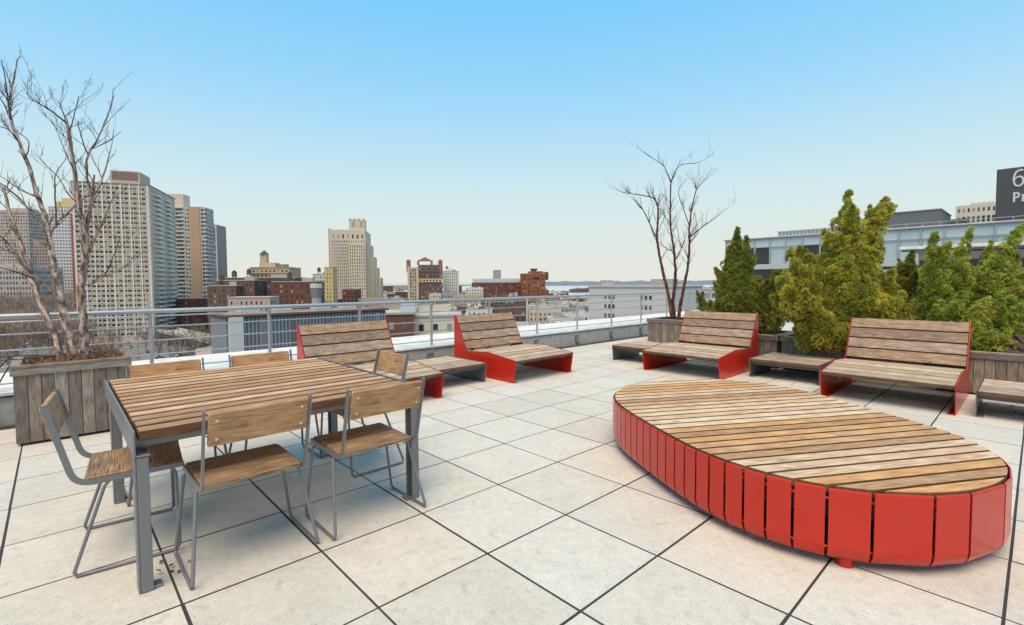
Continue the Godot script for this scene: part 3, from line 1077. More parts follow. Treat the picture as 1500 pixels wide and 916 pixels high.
func planters() -> void:
	var p1 := planter("tall grey plank planter holding the large bare birch behind the dining table", Vector3(-1.47, 0, -4.46), 0.79, 0.80, 0.70)
	planter("grey plank planter under the slender birch beside the railing", Vector3(8.78, 0, -3.73), 0.92, 0.94, 0.55)
	planter("grey plank planter behind the lounge by the birch, below the narrow juniper", Vector3(7.18, 0, -1.62), 0.92, 1.42, 0.53)
	planter("grey plank planter below the large yellow-green juniper", Vector3(7.18, 0, 0.02), 0.92, 1.72, 0.53)
	planter("grey plank planter at the right edge below the spreading junipers", Vector3(6.95, 0, 1.98), 0.92, 1.96, 0.53)
	planter("small grey planter block glimpsed between the junipers", Vector3(8.95, 0, 0.62), 0.6, 0.75, 0.82)
	birch("large three-stemmed bare birch with peeling bark in the left planter", [
	[[-1.467,0.66,-4.491,0.05],[-1.499,0.99,-4.569,0.046],[-1.538,1.243,-4.653,0.041],[-1.568,1.511,-4.729,0.037],[-1.596,1.849,-4.802,0.032],[-1.618,2.055,-4.871,0.028],[-1.654,2.223,-4.952,0.024],[-1.74,2.658,-5.08,0.019],[-1.84,3.061,-5.221,0.015],[-1.817,3.392,-5.247,0.01],[-1.764,3.697,-5.246,0.006]],
	[[-1.388,0.73,-4.254,0.046],[-1.388,1.057,-4.199,0.041],[-1.4,1.313,-4.155,0.037],[-1.364,1.625,-4.067,0.032],[-1.357,1.869,-4.007,0.028],[-1.391,2.108,-3.984,0.023],[-1.425,2.579,-3.961,0.019],[-1.45,2.832,-3.929,0.014]],
	[[-1.559,0.646,-4.713,0.04],[-1.581,0.847,-4.773,0.036],[-1.684,1.235,-4.908,0.033],[-1.741,1.44,-5,0.029],[-1.79,1.626,-5.085,0.025],[-1.809,1.82,-5.142,0.021],[-1.872,2.064,-5.239,0.018],[-1.918,2.385,-5.321,0.014]],
	[[-1.839,3.058,-5.207,0.012],[-1.895,3.269,-5.416,0.007],[-1.98,3.466,-5.652,0.003]],
	[[-1.839,3.058,-5.207,0.009],[-1.855,3.393,-5.106,0.006],[-1.872,3.566,-5.004,0.003]],
	[[-1.354,1.846,-4.113,0.026],[-1.32,2.052,-3.967,0.02],[-1.297,2.219,-3.832,0.014],[-1.291,2.343,-3.713,0.008]],
	[[-1.304,2.165,-3.929,0.013],[-1.231,2.33,-3.953,0.01],[-1.162,2.598,-3.98,0.006],[-1.117,2.835,-4.029,0.003]],
	[[-1.311,2.156,-3.868,0.014],[-1.335,2.363,-3.767,0.012],[-1.327,2.486,-3.637,0.01],[-1.259,2.629,-3.45,0.007],[-1.187,2.846,-3.261,0.005],[-1.184,2.935,-3.135,0.003]],
	[[-1.325,2.494,-3.676,0.008],[-1.364,2.597,-3.576,0.005],[-1.393,2.715,-3.466,0.003]],
	[[-1.385,1.389,-4.251,0.013],[-1.303,1.408,-4.318,0.011],[-1.211,1.474,-4.376,0.009],[-1.065,1.564,-4.383,0.006],[-0.952,1.713,-4.422,0.004]],
	[[-1.214,1.474,-4.324,0.007],[-1.151,1.667,-4.163,0.005],[-1.111,1.816,-4.023,0.003]],
	[[-1.352,1.64,-4.111,0.014],[-1.28,1.844,-3.862,0.011],[-1.225,2.006,-3.629,0.007],[-1.174,2.173,-3.399,0.004]],
	[[-1.575,1.325,-4.591,0.018],[-1.702,1.475,-4.573,0.015],[-1.774,1.574,-4.503,0.012],[-1.859,1.755,-4.446,0.009],[-1.926,1.849,-4.372,0.006]],
	[[-1.721,1.456,-4.591,0.01],[-1.808,1.503,-4.399,0.007],[-1.912,1.546,-4.222,0.004]],
	[[-1.62,1.846,-4.77,0.016],[-1.594,1.887,-4.856,0.014],[-1.54,2.005,-4.915,0.011],[-1.395,2.201,-4.888,0.009],[-1.273,2.333,-4.884,0.006],[-1.164,2.468,-4.892,0.004]],
	[[-1.541,1.991,-4.765,0.01],[-1.539,2.335,-4.877,0.008],[-1.524,2.523,-4.977,0.005],[-1.443,2.694,-5.015,0.003]],
	[[-1.627,1.912,-4.777,0.017],[-1.675,2.026,-4.684,0.014],[-1.756,2.153,-4.624,0.011],[-1.835,2.255,-4.561,0.009],[-1.916,2.322,-4.499,0.006]],
	[[-1.655,2.253,-4.871,0.01],[-1.795,2.378,-5.309,0.007],[-1.96,2.568,-5.77,0.004]],
	[[-1.449,2.803,-3.928,0.01],[-1.513,2.856,-3.919,0.008],[-1.571,2.897,-3.905,0.007],[-1.644,2.936,-3.905,0.005],[-1.693,2.985,-3.881,0.003]],
	[[-1.434,2.721,-3.941,0.008],[-1.395,2.898,-4.028,0.005],[-1.353,3.111,-4.112,0.003]],
	[[-1.449,2.814,-3.928,0.007],[-1.477,2.902,-3.886,0.005],[-1.497,2.953,-3.836,0.003]],
	[[-1.741,2.646,-5.02,0.008],[-1.715,2.794,-5.132,0.006],[-1.725,2.892,-5.278,0.005],[-1.788,2.992,-5.473,0.003]],
	[[-1.796,2.849,-5.139,0.009],[-1.85,2.911,-5.019,0.006],[-1.918,2.905,-4.911,0.004]],
	[[-1.408,2.361,-3.889,0.006],[-1.463,2.592,-4.123,0.005],[-1.513,2.828,-4.352,0.003],[-1.541,2.965,-4.56,0.002]],
	[[-1.39,2.123,-4.01,0.007],[-1.451,2.225,-4.237,0.006],[-1.513,2.409,-4.466,0.005],[-1.626,2.6,-4.742,0.003],[-1.684,2.733,-4.966,0.002]],
	[[-1.37,2.05,-3.991,0.006],[-1.365,2.238,-4.259,0.004],[-1.463,2.428,-4.624,0.002]]], 0.3, 7, M.bark)
	birch("slender three-stemmed bare birch beside the railing, behind the lounge", [
	[[8.627,0.564,-3.771,0.035],[8.653,0.731,-3.804,0.032],[8.65,1.04,-3.863,0.03],[8.607,1.522,-3.96,0.027],[8.578,1.928,-4.044,0.024],[8.573,2.242,-4.105,0.022],[8.597,2.417,-4.14,0.019],[8.65,2.982,-4.147,0.016],[8.668,3.191,-4.188,0.014],[8.619,3.332,-4.29,0.011],[8.378,3.418,-4.572,0.008],[8.204,3.468,-4.79,0.006],[8.122,3.556,-4.923,0.003]],
	[[8.525,2.412,-4.139,0.014],[8.263,2.846,-4.201,0.01],[8.034,3.086,-4.231,0.007],[7.809,3.215,-4.259,0.003]],
	[[8.764,0.556,-3.78,0.038],[8.724,0.884,-3.8,0.035],[8.726,1.086,-3.781,0.031],[8.741,1.52,-3.75,0.028],[8.719,1.828,-3.753,0.024],[8.67,2.273,-3.782,0.02],[8.635,2.425,-3.797,0.017],[8.597,2.942,-3.816,0.014],[8.597,3.63,-3.799,0.01]],
	[[8.597,3.621,-3.799,0.009],[8.449,3.846,-3.834,0.007],[8.309,3.964,-3.862,0.006],[7.992,4.174,-4.054,0.005],[7.849,4.239,-4.085,0.003]],
	[[8.597,3.621,-3.799,0.009],[8.765,3.924,-3.745,0.007],[8.947,4.037,-3.678,0.006],[9.244,4.085,-3.503,0.005],[9.521,4.256,-3.349,0.003]],
	[[8.638,2.611,-3.829,0.009],[8.705,2.864,-4.005,0.006],[8.728,3.155,-4.223,0.003]],
	[[8.647,0.57,-3.616,0.036],[8.643,0.893,-3.568,0.033],[8.635,1.077,-3.524,0.029],[8.647,1.44,-3.462,0.026],[8.653,1.769,-3.404,0.022],[8.637,2.244,-3.369,0.019],[8.599,2.582,-3.353,0.016],[8.598,2.974,-3.302,0.012],[8.63,3.362,-3.222,0.009]],
	[[8.63,3.362,-3.222,0.007],[8.619,3.487,-3.095,0.005],[8.627,3.581,-2.951,0.003]],
	[[8.63,3.362,-3.222,0.006],[8.512,3.488,-3.195,0.003]],
	[[8.622,2.599,-3.365,0.011],[8.626,2.955,-3.498,0.008],[8.629,3.36,-3.633,0.006],[8.809,3.589,-3.601,0.003]],
	[[8.718,2.356,-3.412,0.013],[8.783,2.557,-3.17,0.01],[8.807,2.686,-2.965,0.006],[8.887,2.892,-2.709,0.003]],
	[[8.719,2.236,-3.411,0.01],[9.019,2.419,-3.405,0.007],[9.255,2.546,-3.459,0.003]],
	[[8.779,1.891,-3.766,0.011],[8.939,2.082,-3.754,0.008],[9.099,2.292,-3.741,0.006],[9.238,2.536,-3.748,0.003]],
	[[8.663,2.04,-3.737,0.009],[8.38,2.138,-3.796,0.006],[8.144,2.248,-3.81,0.003]],
	[[8.729,2.446,-3.403,0.007],[8.922,2.636,-3.359,0.005],[8.993,2.921,-3.43,0.003]],
	[[8.578,2.985,-3.816,0.006],[8.385,3.159,-3.791,0.004],[8.225,3.429,-3.735,0.002]],
	[[8.961,2.175,-3.733,0.007],[9.006,2.449,-3.828,0.005],[9.074,2.696,-3.901,0.002]],
	[[8.469,2.511,-4.054,0.007],[8.66,2.799,-4.013,0.005],[8.784,2.967,-4.034,0.002]],
	[[8.495,1.891,-3.962,0.007],[8.641,2.08,-3.928,0.005],[8.812,2.114,-3.871,0.003]]], 0.42, 13, M.bark_dark, 1.45)
	# dry leaves and stalks on the soil of the tall planter
	var dry := Geo.new()
	for k in 900:
		var x := rng.randf_range(-0.36, 0.37)
		var z := rng.randf_range(-0.37, 0.37)
		var lift := 0.03 + 0.11 * clampf(1.0 - Vector2(x - 0.2, z - 0.1).length() / 0.3, 0, 1)
		var p := Vector3(x, 0.65 + rng.randf() * lift, z)
		var d := Vector3(rng.randfn(), rng.randf_range(0.0, 1.2), rng.randfn()).normalized()
		dry.tube([p, p + d * rng.randf_range(0.02, 0.09)], [0.0018, 0.0007], 3, false)
		if k % 3 == 0:
			var s := d.cross(Vector3(0.2, 0.4, 0.9)).normalized() * 0.011
			dry.quad(p - s, p + s, p + s + d * 0.026, p - s + d * 0.026, s.cross(d).normalized())
	for k in 26:
		var p := Vector3(rng.randf_range(0.0, 0.36), 0.64, rng.randf_range(-0.3, 0.3))
		twig(dry, p, Vector3(rng.randf_range(-0.5, 0.5), 1, rng.randf_range(-0.5, 0.5)).normalized(), rng.randf_range(0.1, 0.26), 0.002, 2)
	put(dry, "dry_plants", M.dry, p1, "stuff")
	# black cables trailing off the tall planter
	var cab := thing("black_cables", "thin black cables hanging from the railing beside the tall planter", "cable", Vector3(-2.0, 0, -4.7))
	for e in [[Vector3(0.10, 0.72, 0.05), Vector3(-0.12, 0.5, 0.1), Vector3(-0.22, 0.0, 0.35)], [Vector3(0.12, 0.70, 0.1), Vector3(-0.03, 0.42, 0.2), Vector3(-0.15, 0.0, 0.45)], [Vector3(0.42, 0.71, 0.22), Vector3(0.05, 0.78, 0.0), Vector3(-0.5, 0.62, -0.1)], [Vector3(0.2, 0.70, 0.15), Vector3(-0.2, 0.74, 0.0), Vector3(-0.6, 0.4, 0.1)]]:
		var g := Geo.new()
		var pts := []
		for k in 13:
			var t := k / 12.0
			pts.push_back(e[0].lerp(e[1], t).lerp(e[1].lerp(e[2], t), t))
		g.tube(pts, [0.006], 5)
		put(g, "cable", M.black, cab)
	var tuft := tuft_mesh()
	var dk := Color(0.075, 0.105, 0.015)
	var lt := Color(0.31, 0.37, 0.04)
	var tp := Color(0.46, 0.34, 0.07)
	juniper("largest juniper, broad and yellow-green with two horn-like tips", [
	[6.906,1.497,-0.044,6.907,2.654,-0.043,0.22],
	[6.817,1.101,0.009,6.853,2.032,0.056,0.34],
	[7.067,1.495,0.105,7.295,2.483,0.318,0.13],
	[7.321,2.199,0.205,7.459,2.54,0.32,0.09],
	[7.052,1.501,-0.182,6.975,2.064,-0.28,0.13],
	[6.922,0.993,-0.167,6.735,1.784,-0.354,0.22],
	[6.773,0.994,-0.305,6.496,1.927,-0.577,0.14],
	[6.421,1.006,-0.359,6.169,1.775,-0.581,0.13],
	[6.195,0.964,-0.433,5.954,1.403,-0.63,0.13],
	[6.367,0.882,-0.546,6.18,1.204,-0.721,0.12],
	[6.688,0.537,-0.247,6.591,1.1,-0.338,0.28],
	[6.923,0.5,0.04,6.961,1.297,0.082,0.32],
	[6.661,0.528,-0.136,6.622,1.3,-0.159,0.3],
	[6.663,0.873,-0.407,6.535,1.25,-0.54,0.18],
	[7.358,0.782,0.171,7.381,1.7,0.172,0.26],
	[7.149,0.752,0.318,7.238,1.413,0.415,0.17],
	[7.609,0.673,0.337,7.79,1.166,0.478,0.15],
	[7.253,0.593,0.278,7.357,0.893,0.375,0.18],
	[6.54,0.619,-0.385,6.406,0.761,-0.51,0.14],
	[6.807,0.476,-0.137,6.789,0.657,-0.154,0.2],
	[7.019,0.839,0.129,7.049,1.247,0.164,0.22]], Color(0.10, 0.15, 0.018), Color(0.54, 0.56, 0.055), Color(0.84, 0.62, 0.12), tuft, Vector3(7.2, 0.5, 0.1), 0.036, 0.085)
	juniper("narrow upright dark green juniper behind the lounge by the birch", [
	[7.15,0.874,-1.73,7.162,2.265,-1.719,0.239],
	[7.196,1.05,-1.824,7.162,1.99,-1.869,0.191],
	[7.117,0.938,-1.624,7.163,2.089,-1.568,0.167],
	[7.045,0.875,-1.828,7.006,1.293,-1.864,0.191],
	[7.222,0.819,-1.526,7.325,1.432,-1.417,0.167],
	[7.241,0.614,-1.372,7.43,1.545,-1.169,0.203],
	[7.502,0.691,-1.402,7.583,1.229,-1.327,0.239],
	[7.478,0.861,-1.698,7.458,1.289,-1.744,0.239],
	[7.818,0.919,-1.382,7.941,1.382,-1.295,0.143]], dk, lt, tp, tuft, Vector3(7.3, 0.5, -1.35), 0.034, 0.065)
	juniper("smaller juniper set back between the two big ones", [
	[9.34,0.771,0.309,9.386,1.843,0.352,0.215],
	[9.378,0.764,0.208,9.373,1.61,0.189,0.191],
	[9.445,0.77,0.406,9.568,1.533,0.52,0.215],
	[9.246,0.861,0.357,9.204,1.392,0.332,0.263],
	[9.788,0.902,0.452,9.91,1.39,0.538,0.143]], dk, Color(0.24, 0.24, 0.03), tp, tuft, Vector3(8.9, 0.78, 0.62), 0.036, 0.07)
	juniper("spreading juniper at the right edge with several wind-bent tips", [
	[7.07,0.936,1.065,6.952,2.034,0.954,0.117],
	[7.145,1.114,0.998,7.054,1.572,0.899,0.108],
	[7.255,1.021,1.1,7.436,2.069,1.255,0.117],
	[7.622,0.967,1.305,7.775,1.866,1.42,0.108],
	[7.577,1.018,1.4,7.786,1.73,1.581,0.108],
	[7.547,0.932,1.508,7.816,2.116,1.759,0.135],
	[7.945,1.104,1.606,8.054,1.614,1.68,0.126],
	[7.367,0.549,1.614,7.553,1.537,1.814,0.153],
	[6.773,0.56,1.129,6.838,1.197,1.224,0.153],
	[7.1,0.746,0.956,7.007,1.252,0.856,0.135],
	[7.077,0.608,0.934,6.959,1.023,0.811,0.117],
	[7.02,0.552,1.291,7.057,1.019,1.353,0.217],
	[7.157,0.513,1.487,7.219,1.141,1.579,0.181],
	[7.408,0.832,1.174,7.374,1.369,1.122,0.181],
	[7.6,0.737,1.353,7.633,1.292,1.363,0.199],
	[7.9,0.554,1.7,8.22,1.562,1.984,0.199],
	[6.841,0.592,1.056,6.85,0.983,1.085,0.163],
	[7.012,0.469,1.421,7.015,0.715,1.464,0.181],
	[6.834,0.505,1.255,6.813,0.716,1.276,0.163],
	[7.678,0.579,1.767,7.937,1.202,2.022,0.199],
	[7.746,0.74,1.557,7.792,1.291,1.586,0.181]], Color(0.08, 0.15, 0.018), Color(0.42, 0.50, 0.05), Color(0.74, 0.60, 0.12), tuft, Vector3(7.0, 0.5, 1.9), 0.032, 0.06, 0.09)
	juniper("small leaning juniper sprig between the birch and the lounge back", [
	[8.501,0.727,-2.932,8.37,1.176,-3.053,0.087],
	[8.694,0.72,-2.888,8.574,0.954,-3.014,0.087],
	[8.681,0.696,-2.764,8.732,0.913,-2.716,0.101]], dk, lt, tp, tuft, Vector3(9.2, 0.5, -2.5), 0.026, 0.04)

# ---------- things on the neighbouring roofs
func glaze(g: Geo, face: int, w: float, dep: float, x0: float, x1: float, y0: float, y1: float, cols: int, rows: int, fw: float, fh: float, out := 0.05) -> void:
	var cw := (x1 - x0) / cols
	var chh := (y1 - y0) / rows
	for i in cols:
		for j in rows:
			g.colored = true
			var dice := rng.randf()
			var tone := 0.03 + 0.03 * dice if dice < 0.7 else (0.12 if dice < 0.86 else 0.30)
			g.col = Color(tone, tone * 0.99, tone * 0.98)
			var cx := x0 + cw * (i + 0.5)
			var cy := y0 + chh * (j + 0.5)
			var a := cx - cw * fw / 2
			var b := cx + cw * fw / 2
			var c := cy - chh * fh / 2
			var d := cy + chh * fh / 2
			if face == 0:
				g.quad(Vector3(a, c, dep / 2 + out), Vector3(b, c, dep / 2 + out), Vector3(b, d, dep / 2 + out), Vector3(a, d, dep / 2 + out), Vector3(0, 0, 1))
			elif face == 1:
				g.quad(Vector3(w / 2 + out, c, a), Vector3(w / 2 + out, c, b), Vector3(w / 2 + out, d, b), Vector3(w / 2 + out, d, a), Vector3(1, 0, 0))
			else:
				g.quad(Vector3(-w / 2 - out, c, a), Vector3(-w / 2 - out, c, b), Vector3(-w / 2 - out, d, b), Vector3(-w / 2 - out, d, a), Vector3(-1, 0, 0))

func near_roofs() -> void:
	var far_roof := thing("roof_membrane", "", "", Vector3.ZERO, 0, "", "structure")
	var fr := Geo.new()
	fr.box(Vector3(25.2, -0.05, 12), Vector3(19.0, 0.04, 33.6))
	put(fr, "sheet", M.panel, far_roof)
	# white-roofed penthouse
	var p := thing("penthouse", "low rooftop pavilion with a thin white overhanging roof behind the right junipers", "pavilion", Vector3(34.6, -0.03, 10.0))
	var g := Geo.new()
	g.box(Vector3(0, 1.42, 0), Vector3(6.0, 2.84, 25.0))
	put(g, "wall", plain(lin(0.36, 0.35, 0.38), 0.8), p)
	var rf := Geo.new()
	rf.box(Vector3(-0.2, 3.06, 0), Vector3(7.2, 0.16, 26.4), Basis.IDENTITY, 0.02)
	put(rf, "roof", M.white, p)
	var fa := Geo.new()
	fa.box(Vector3(-3.72, 2.92, 0), Vector3(0.1, 0.11, 26.2))
	put(fa, "fascia", M.steel_dark, p)
	for k in 9:
		var wn := Geo.new()
		wn.box(Vector3(-3.03, 1.95, -11.2 + 2.7 * k), Vector3(0.06, 0.95, 2.45))
		var wi := put(wn, "window", M.glass_dark, p)
		var fm := Geo.new()
		fm.box(Vector3(-3.05, 1.43, -11.2 + 2.7 * k), Vector3(0.1, 0.07, 2.6))
		fm.box(Vector3(-3.05, 1.9, -11.2 + 2.7 * k + 1.3), Vector3(0.12, 1.0, 0.09))
		put(fm, "frame", M.white, wi)
	# air conditioning boxes
	var ac := thing("air_conditioner", "white rooftop air conditioning unit between the lounge and the large juniper", "machine", Vector3(11.75, -0.03, -2.1), 0.05)
	var a := Geo.new()
	a.box(Vector3(0, 0.25, 0), Vector3(0.7, 0.5, 0.85), Basis.IDENTITY, 0.03)
	put(a, "casing", plain(lin(0.75, 0.76, 0.77), 0.5), ac)
	var gr := Geo.new()
	gr.box(Vector3(-0.353, 0.26, 0.16), Vector3(0.012, 0.34, 0.36))
	put(gr, "grille", M.steel_dark, ac)
	var hut := thing("roof_hut", "pale roof hut with a dark louvred opening behind the air conditioner", "hut", Vector3(15.0, -0.03, -3.4))
	var h := Geo.new()
	h.box(Vector3(0, 0.45, 0), Vector3(1.8, 0.9, 2.2), Basis.IDENTITY, 0.02)
	put(h, "wall", plain(lin(0.6, 0.59, 0.57), 0.8), hut)
	var hr := Geo.new()
	hr.box(Vector3(0, 0.94, 0), Vector3(2.0, 0.08, 2.4), Basis.IDENTITY, 0.01)
	put(hr, "roof", M.white, hut)
	var hl := Geo.new()
	hl.box(Vector3(-0.905, 0.48, 0.1), Vector3(0.02, 0.6, 0.9))
	put(hl, "louvre", M.steel, hut)
	# metal chair back behind the planter
	var mc := thing("metal_chair", "pale metal chair frame sticking up behind the lounge, between the junipers", "chair", Vector3(8.3, 0, 0.93))
	var cf := Geo.new()
	for s in [-0.2, 0.2]:
		cf.tube([Vector3(0.0, 0.0, s), Vector3(0.03, 0.45, s), Vector3(0.1, 0.75, s), Vector3(-0.08, 1.0, s)], [0.014], 6)
		cf.tube([Vector3(0.42, 0.0, s), Vector3(0.40, 0.45, s), Vector3(0.03, 0.45, s)], [0.014], 6)
	put(cf, "frame", M.bolt, mc)
	var cs := Geo.new()
	cs.box(Vector3(0.22, 0.46, 0), Vector3(0.4, 0.02, 0.42), Basis.IDENTITY, 0.005)
	put(cs, "seat", M.bolt, mc)
	var cbk := Geo.new()
	cbk.box(Vector3(0.02, 0.86, 0), Vector3(0.016, 0.2, 0.4), Basis(Vector3.BACK, 0.55), 0.004)
	put(cbk, "backrest", M.bolt, mc)
	glass_block()
	corrugated()

func glass_block() -> void:
	# long glass-fronted block: its front lies along x = 92, running in z
	var o := thing("glass_building", "long pale glass office block with white frames and a flat roof behind the junipers", "building", Vector3(92, -33, -12))
	var zl := -27.0
	var top := 42.2
	var g := Geo.new()
	g.box(Vector3(12.3, top / 2 - 1.2, 8.0), Vector3(24.0, top - 2.4, 69.6))
	put(g, "core", plain(lin(0.20, 0.21, 0.22), 0.8), o)
	var rim := Geo.new()
	rim.box(Vector3(11.9, top - 0.1, 8.0), Vector3(25.0, 0.2, 70.4), Basis.IDENTITY, 0.03)
	put(rim, "roof", plain(lin(0.55, 0.56, 0.57), 0.7), o)
	var slabs := Geo.new()
	for y in [36.9, 32.5, 28.1, 23.7, 19.3]:
		slabs.box(Vector3(0.1, y, 8.0), Vector3(1.0, 0.9, 70.2), Basis.IDENTITY, 0.04)
	put(slabs, "floor_edge", plain(lin(0.50, 0.52, 0.54), 0.6), o)
	var post := Geo.new()
	post.box(Vector3(0, 0, 0), Vector3(0.22, 5.2, 0.2))
	var pm := post.mesh()
	var pane := Geo.new()
	pane.box(Vector3(0, 0, 0), Vector3(0.06, 3.0, 2.36), Basis.IDENTITY, 0.01)
	var pn := pane.mesh()
	var strip := Geo.new()
	strip.box(Vector3(0, 0, 0), Vector3(0.06, 1.62, 2.4), Basis.IDENTITY, 0.01)
	var sn := strip.mesh()
	var r := RandomNumberGenerator.new()
	r.seed = 12
	for k in 27:
		var z := zl + 0.2 + 2.6 * k
		put(pm, "mullion", M.galv, o).position = Vector3(-0.28, top - 2.7, z)
		if k == 26:
			continue
		var up := put(sn, "pane", M.glass_pale if k % 3 != 1 else M.glass_blue, o)
		up.position = Vector3(-0.2, top - 0.95, z + 1.3)
		var clear: bool = k in [1, 2, 5, 6, 8, 20, 21]
		for f in 3:
			var y: float = [38.9, 34.5, 30.1][f]
			var kind: Material = M.glass_dark if (clear or (f > 0 and r.randf() < 0.3)) else (M.glass_pale if r.randf() < 0.6 else M.glass_blue)
			put(pn, "pane", kind, o).position = Vector3(-0.14, y, z + 1.3)
	var rl := Geo.new()
	for y in [top - 1.8, top - 0.25]:
		rl.box(Vector3(-0.34, y, 8.0), Vector3(0.1, 0.1, 70.2))
	put(rl, "transom", M.galv, o)
	var gv := thing("roof_screen", "ribbed grey plant screen on the glass block roof", "screen", Vector3(97, 9.25, -23.0))
	var gs := Geo.new()
	gs.box(Vector3(0, 0.45, 0), Vector3(5, 0.9, 15.4))
	put(gs, "housing", plain(lin(0.25, 0.26, 0.27), 0.7), gv)
	var gf := Geo.new()
	for k in 27:
		gf.box(Vector3(-2.54, 0.5, -7.6 + 0.585 * k), Vector3(0.06, 1.0, 0.16))
	gf.box(Vector3(-2.56, 1.0, 0), Vector3(0.1, 0.12, 15.6))
	put(gf, "rib", plain(lin(0.42, 0.43, 0.44), 0.5), gv, "stuff")
	var dk := thing("dark_plant_room", "plain dark grey plant room rising above the glass block", "building", Vector3(118, 0, -14.4))
	var dg := Geo.new()
	dg.box(Vector3(0, 7.2, 0), Vector3(14, 12.8, 8.4), Basis.IDENTITY, 0.05)
	put(dg, "wall", textured(M.mottle, 0.8, null, 0, lin(0.17, 0.17, 0.19)), dk)
	var dr := Geo.new()
	dr.box(Vector3(0, 13.66, 0), Vector3(14.3, 0.14, 8.7))
	put(dr, "roof", plain(lin(0.3, 0.3, 0.31), 0.8), dk)
	var lowr := thing("roof_railing", "thin white roof railing in front of the dark plant room", "railing", Vector3(99, 9.25, -4))
	var lg := Geo.new()
	for k in 18:
		lg.box(Vector3(0, 0.55, -17 + 2.0 * k), Vector3(0.06, 1.1, 0.06))
	lg.box(Vector3(0, 1.1, 0), Vector3(0.07, 0.07, 34.2))
	lg.box(Vector3(0, 0.55, 0), Vector3(0.05, 0.05, 34.2))
	put(lg, "frame", M.galv, lowr)
	var dct := thing("roof_ducts", "cluster of small dark roof ducts and a short brown stack", "duct", Vector3(125, 9, -9.6))
	var dc := Geo.new()
	dc.box(Vector3(0, 1.5, 0), Vector3(4, 3.0, 4.6))
	dc.box(Vector3(0, 3.4, 0.6), Vector3(2, 0.9, 2.2))
	put(dc, "duct", M.steel_dark, dct)
	var st := Geo.new()
	st.tube([Vector3(0, 1.5, -1.9), Vector3(0, 5.6, -1.9)], [0.32], 10)
	put(st, "stack", plain(lin(0.12, 0.07, 0.06), 0.8), dct)
	# sign slab
	var sg := thing("sign_building", "tall dark grey blank wall with large pale lettering at the right edge", "building", Vector3(180, -33, -6.7))
	var s0 := Geo.new()
	s0.box(Vector3(9, 31.5, 20), Vector3(18, 63.1, 40), Basis.IDENTITY, 0.05)
	put(s0, "wall", textured(M.mottle, 0.85, null, 0, lin(0.115, 0.115, 0.13)), sg)
	var font := SystemFont.new()
	font.font_names = PackedStringArray(["Droid Sans"])
	font.font_weight = 700
	var light_font := SystemFont.new()
	light_font.font_names = PackedStringArray(["Droid Sans"])
	for e in [["6", 6.0, 2.7, 60.2], ["Pr", 3.5, 2.9, 55.4]]:
		var tm := TextMesh.new()
		tm.text = e[0]
		tm.font = font if e[0] == "Pr" else light_font
		tm.font_size = 64
		tm.pixel_size = e[1] / 64.0
		tm.depth = 0.12
		tm.horizontal_alignment = HORIZONTAL_ALIGNMENT_LEFT
		var mi := put(tm, "lettering", plain(lin(0.62, 0.62, 0.66), 0.6), sg)
		mi.position = Vector3(-0.07, e[3], e[2])
		mi.rotation.y = -PI / 2
		mi.scale.x = 0.78
	var ct := [271.18,-33,-16.35,-1.53,12,14,63.79]
	var cm := block("cream_tower", "cream tower top with a row of arched dark openings beside the sign wall", ct, plain(lin(0.62, 0.55, 0.44), 0.8), "building")
	var cg := Geo.new()
	glaze(cg, 0, ct[4], ct[5], -ct[4] / 2 + 0.3, ct[4] / 2 - 0.3, ct[6] - 3.2, ct[6] - 0.8, 8, 1, 0.42, 0.6)
	glaze(cg, 0, ct[4], ct[5], -ct[4] / 2 + 0.3, ct[4] / 2 - 0.3, ct[6] - 16, ct[6] - 4.2, 8, 4, 0.6, 0.8)
	put(cg, "glazing", M.glass_far, cm, "stuff")
	var cc := Geo.new()
	cc.box(Vector3(1.5, ct[6] + 0.7, -2), Vector3(7, 1.4, 6))
	put(cc, "roof_house", plain(lin(0.5, 0.47, 0.43), 0.8), cm)

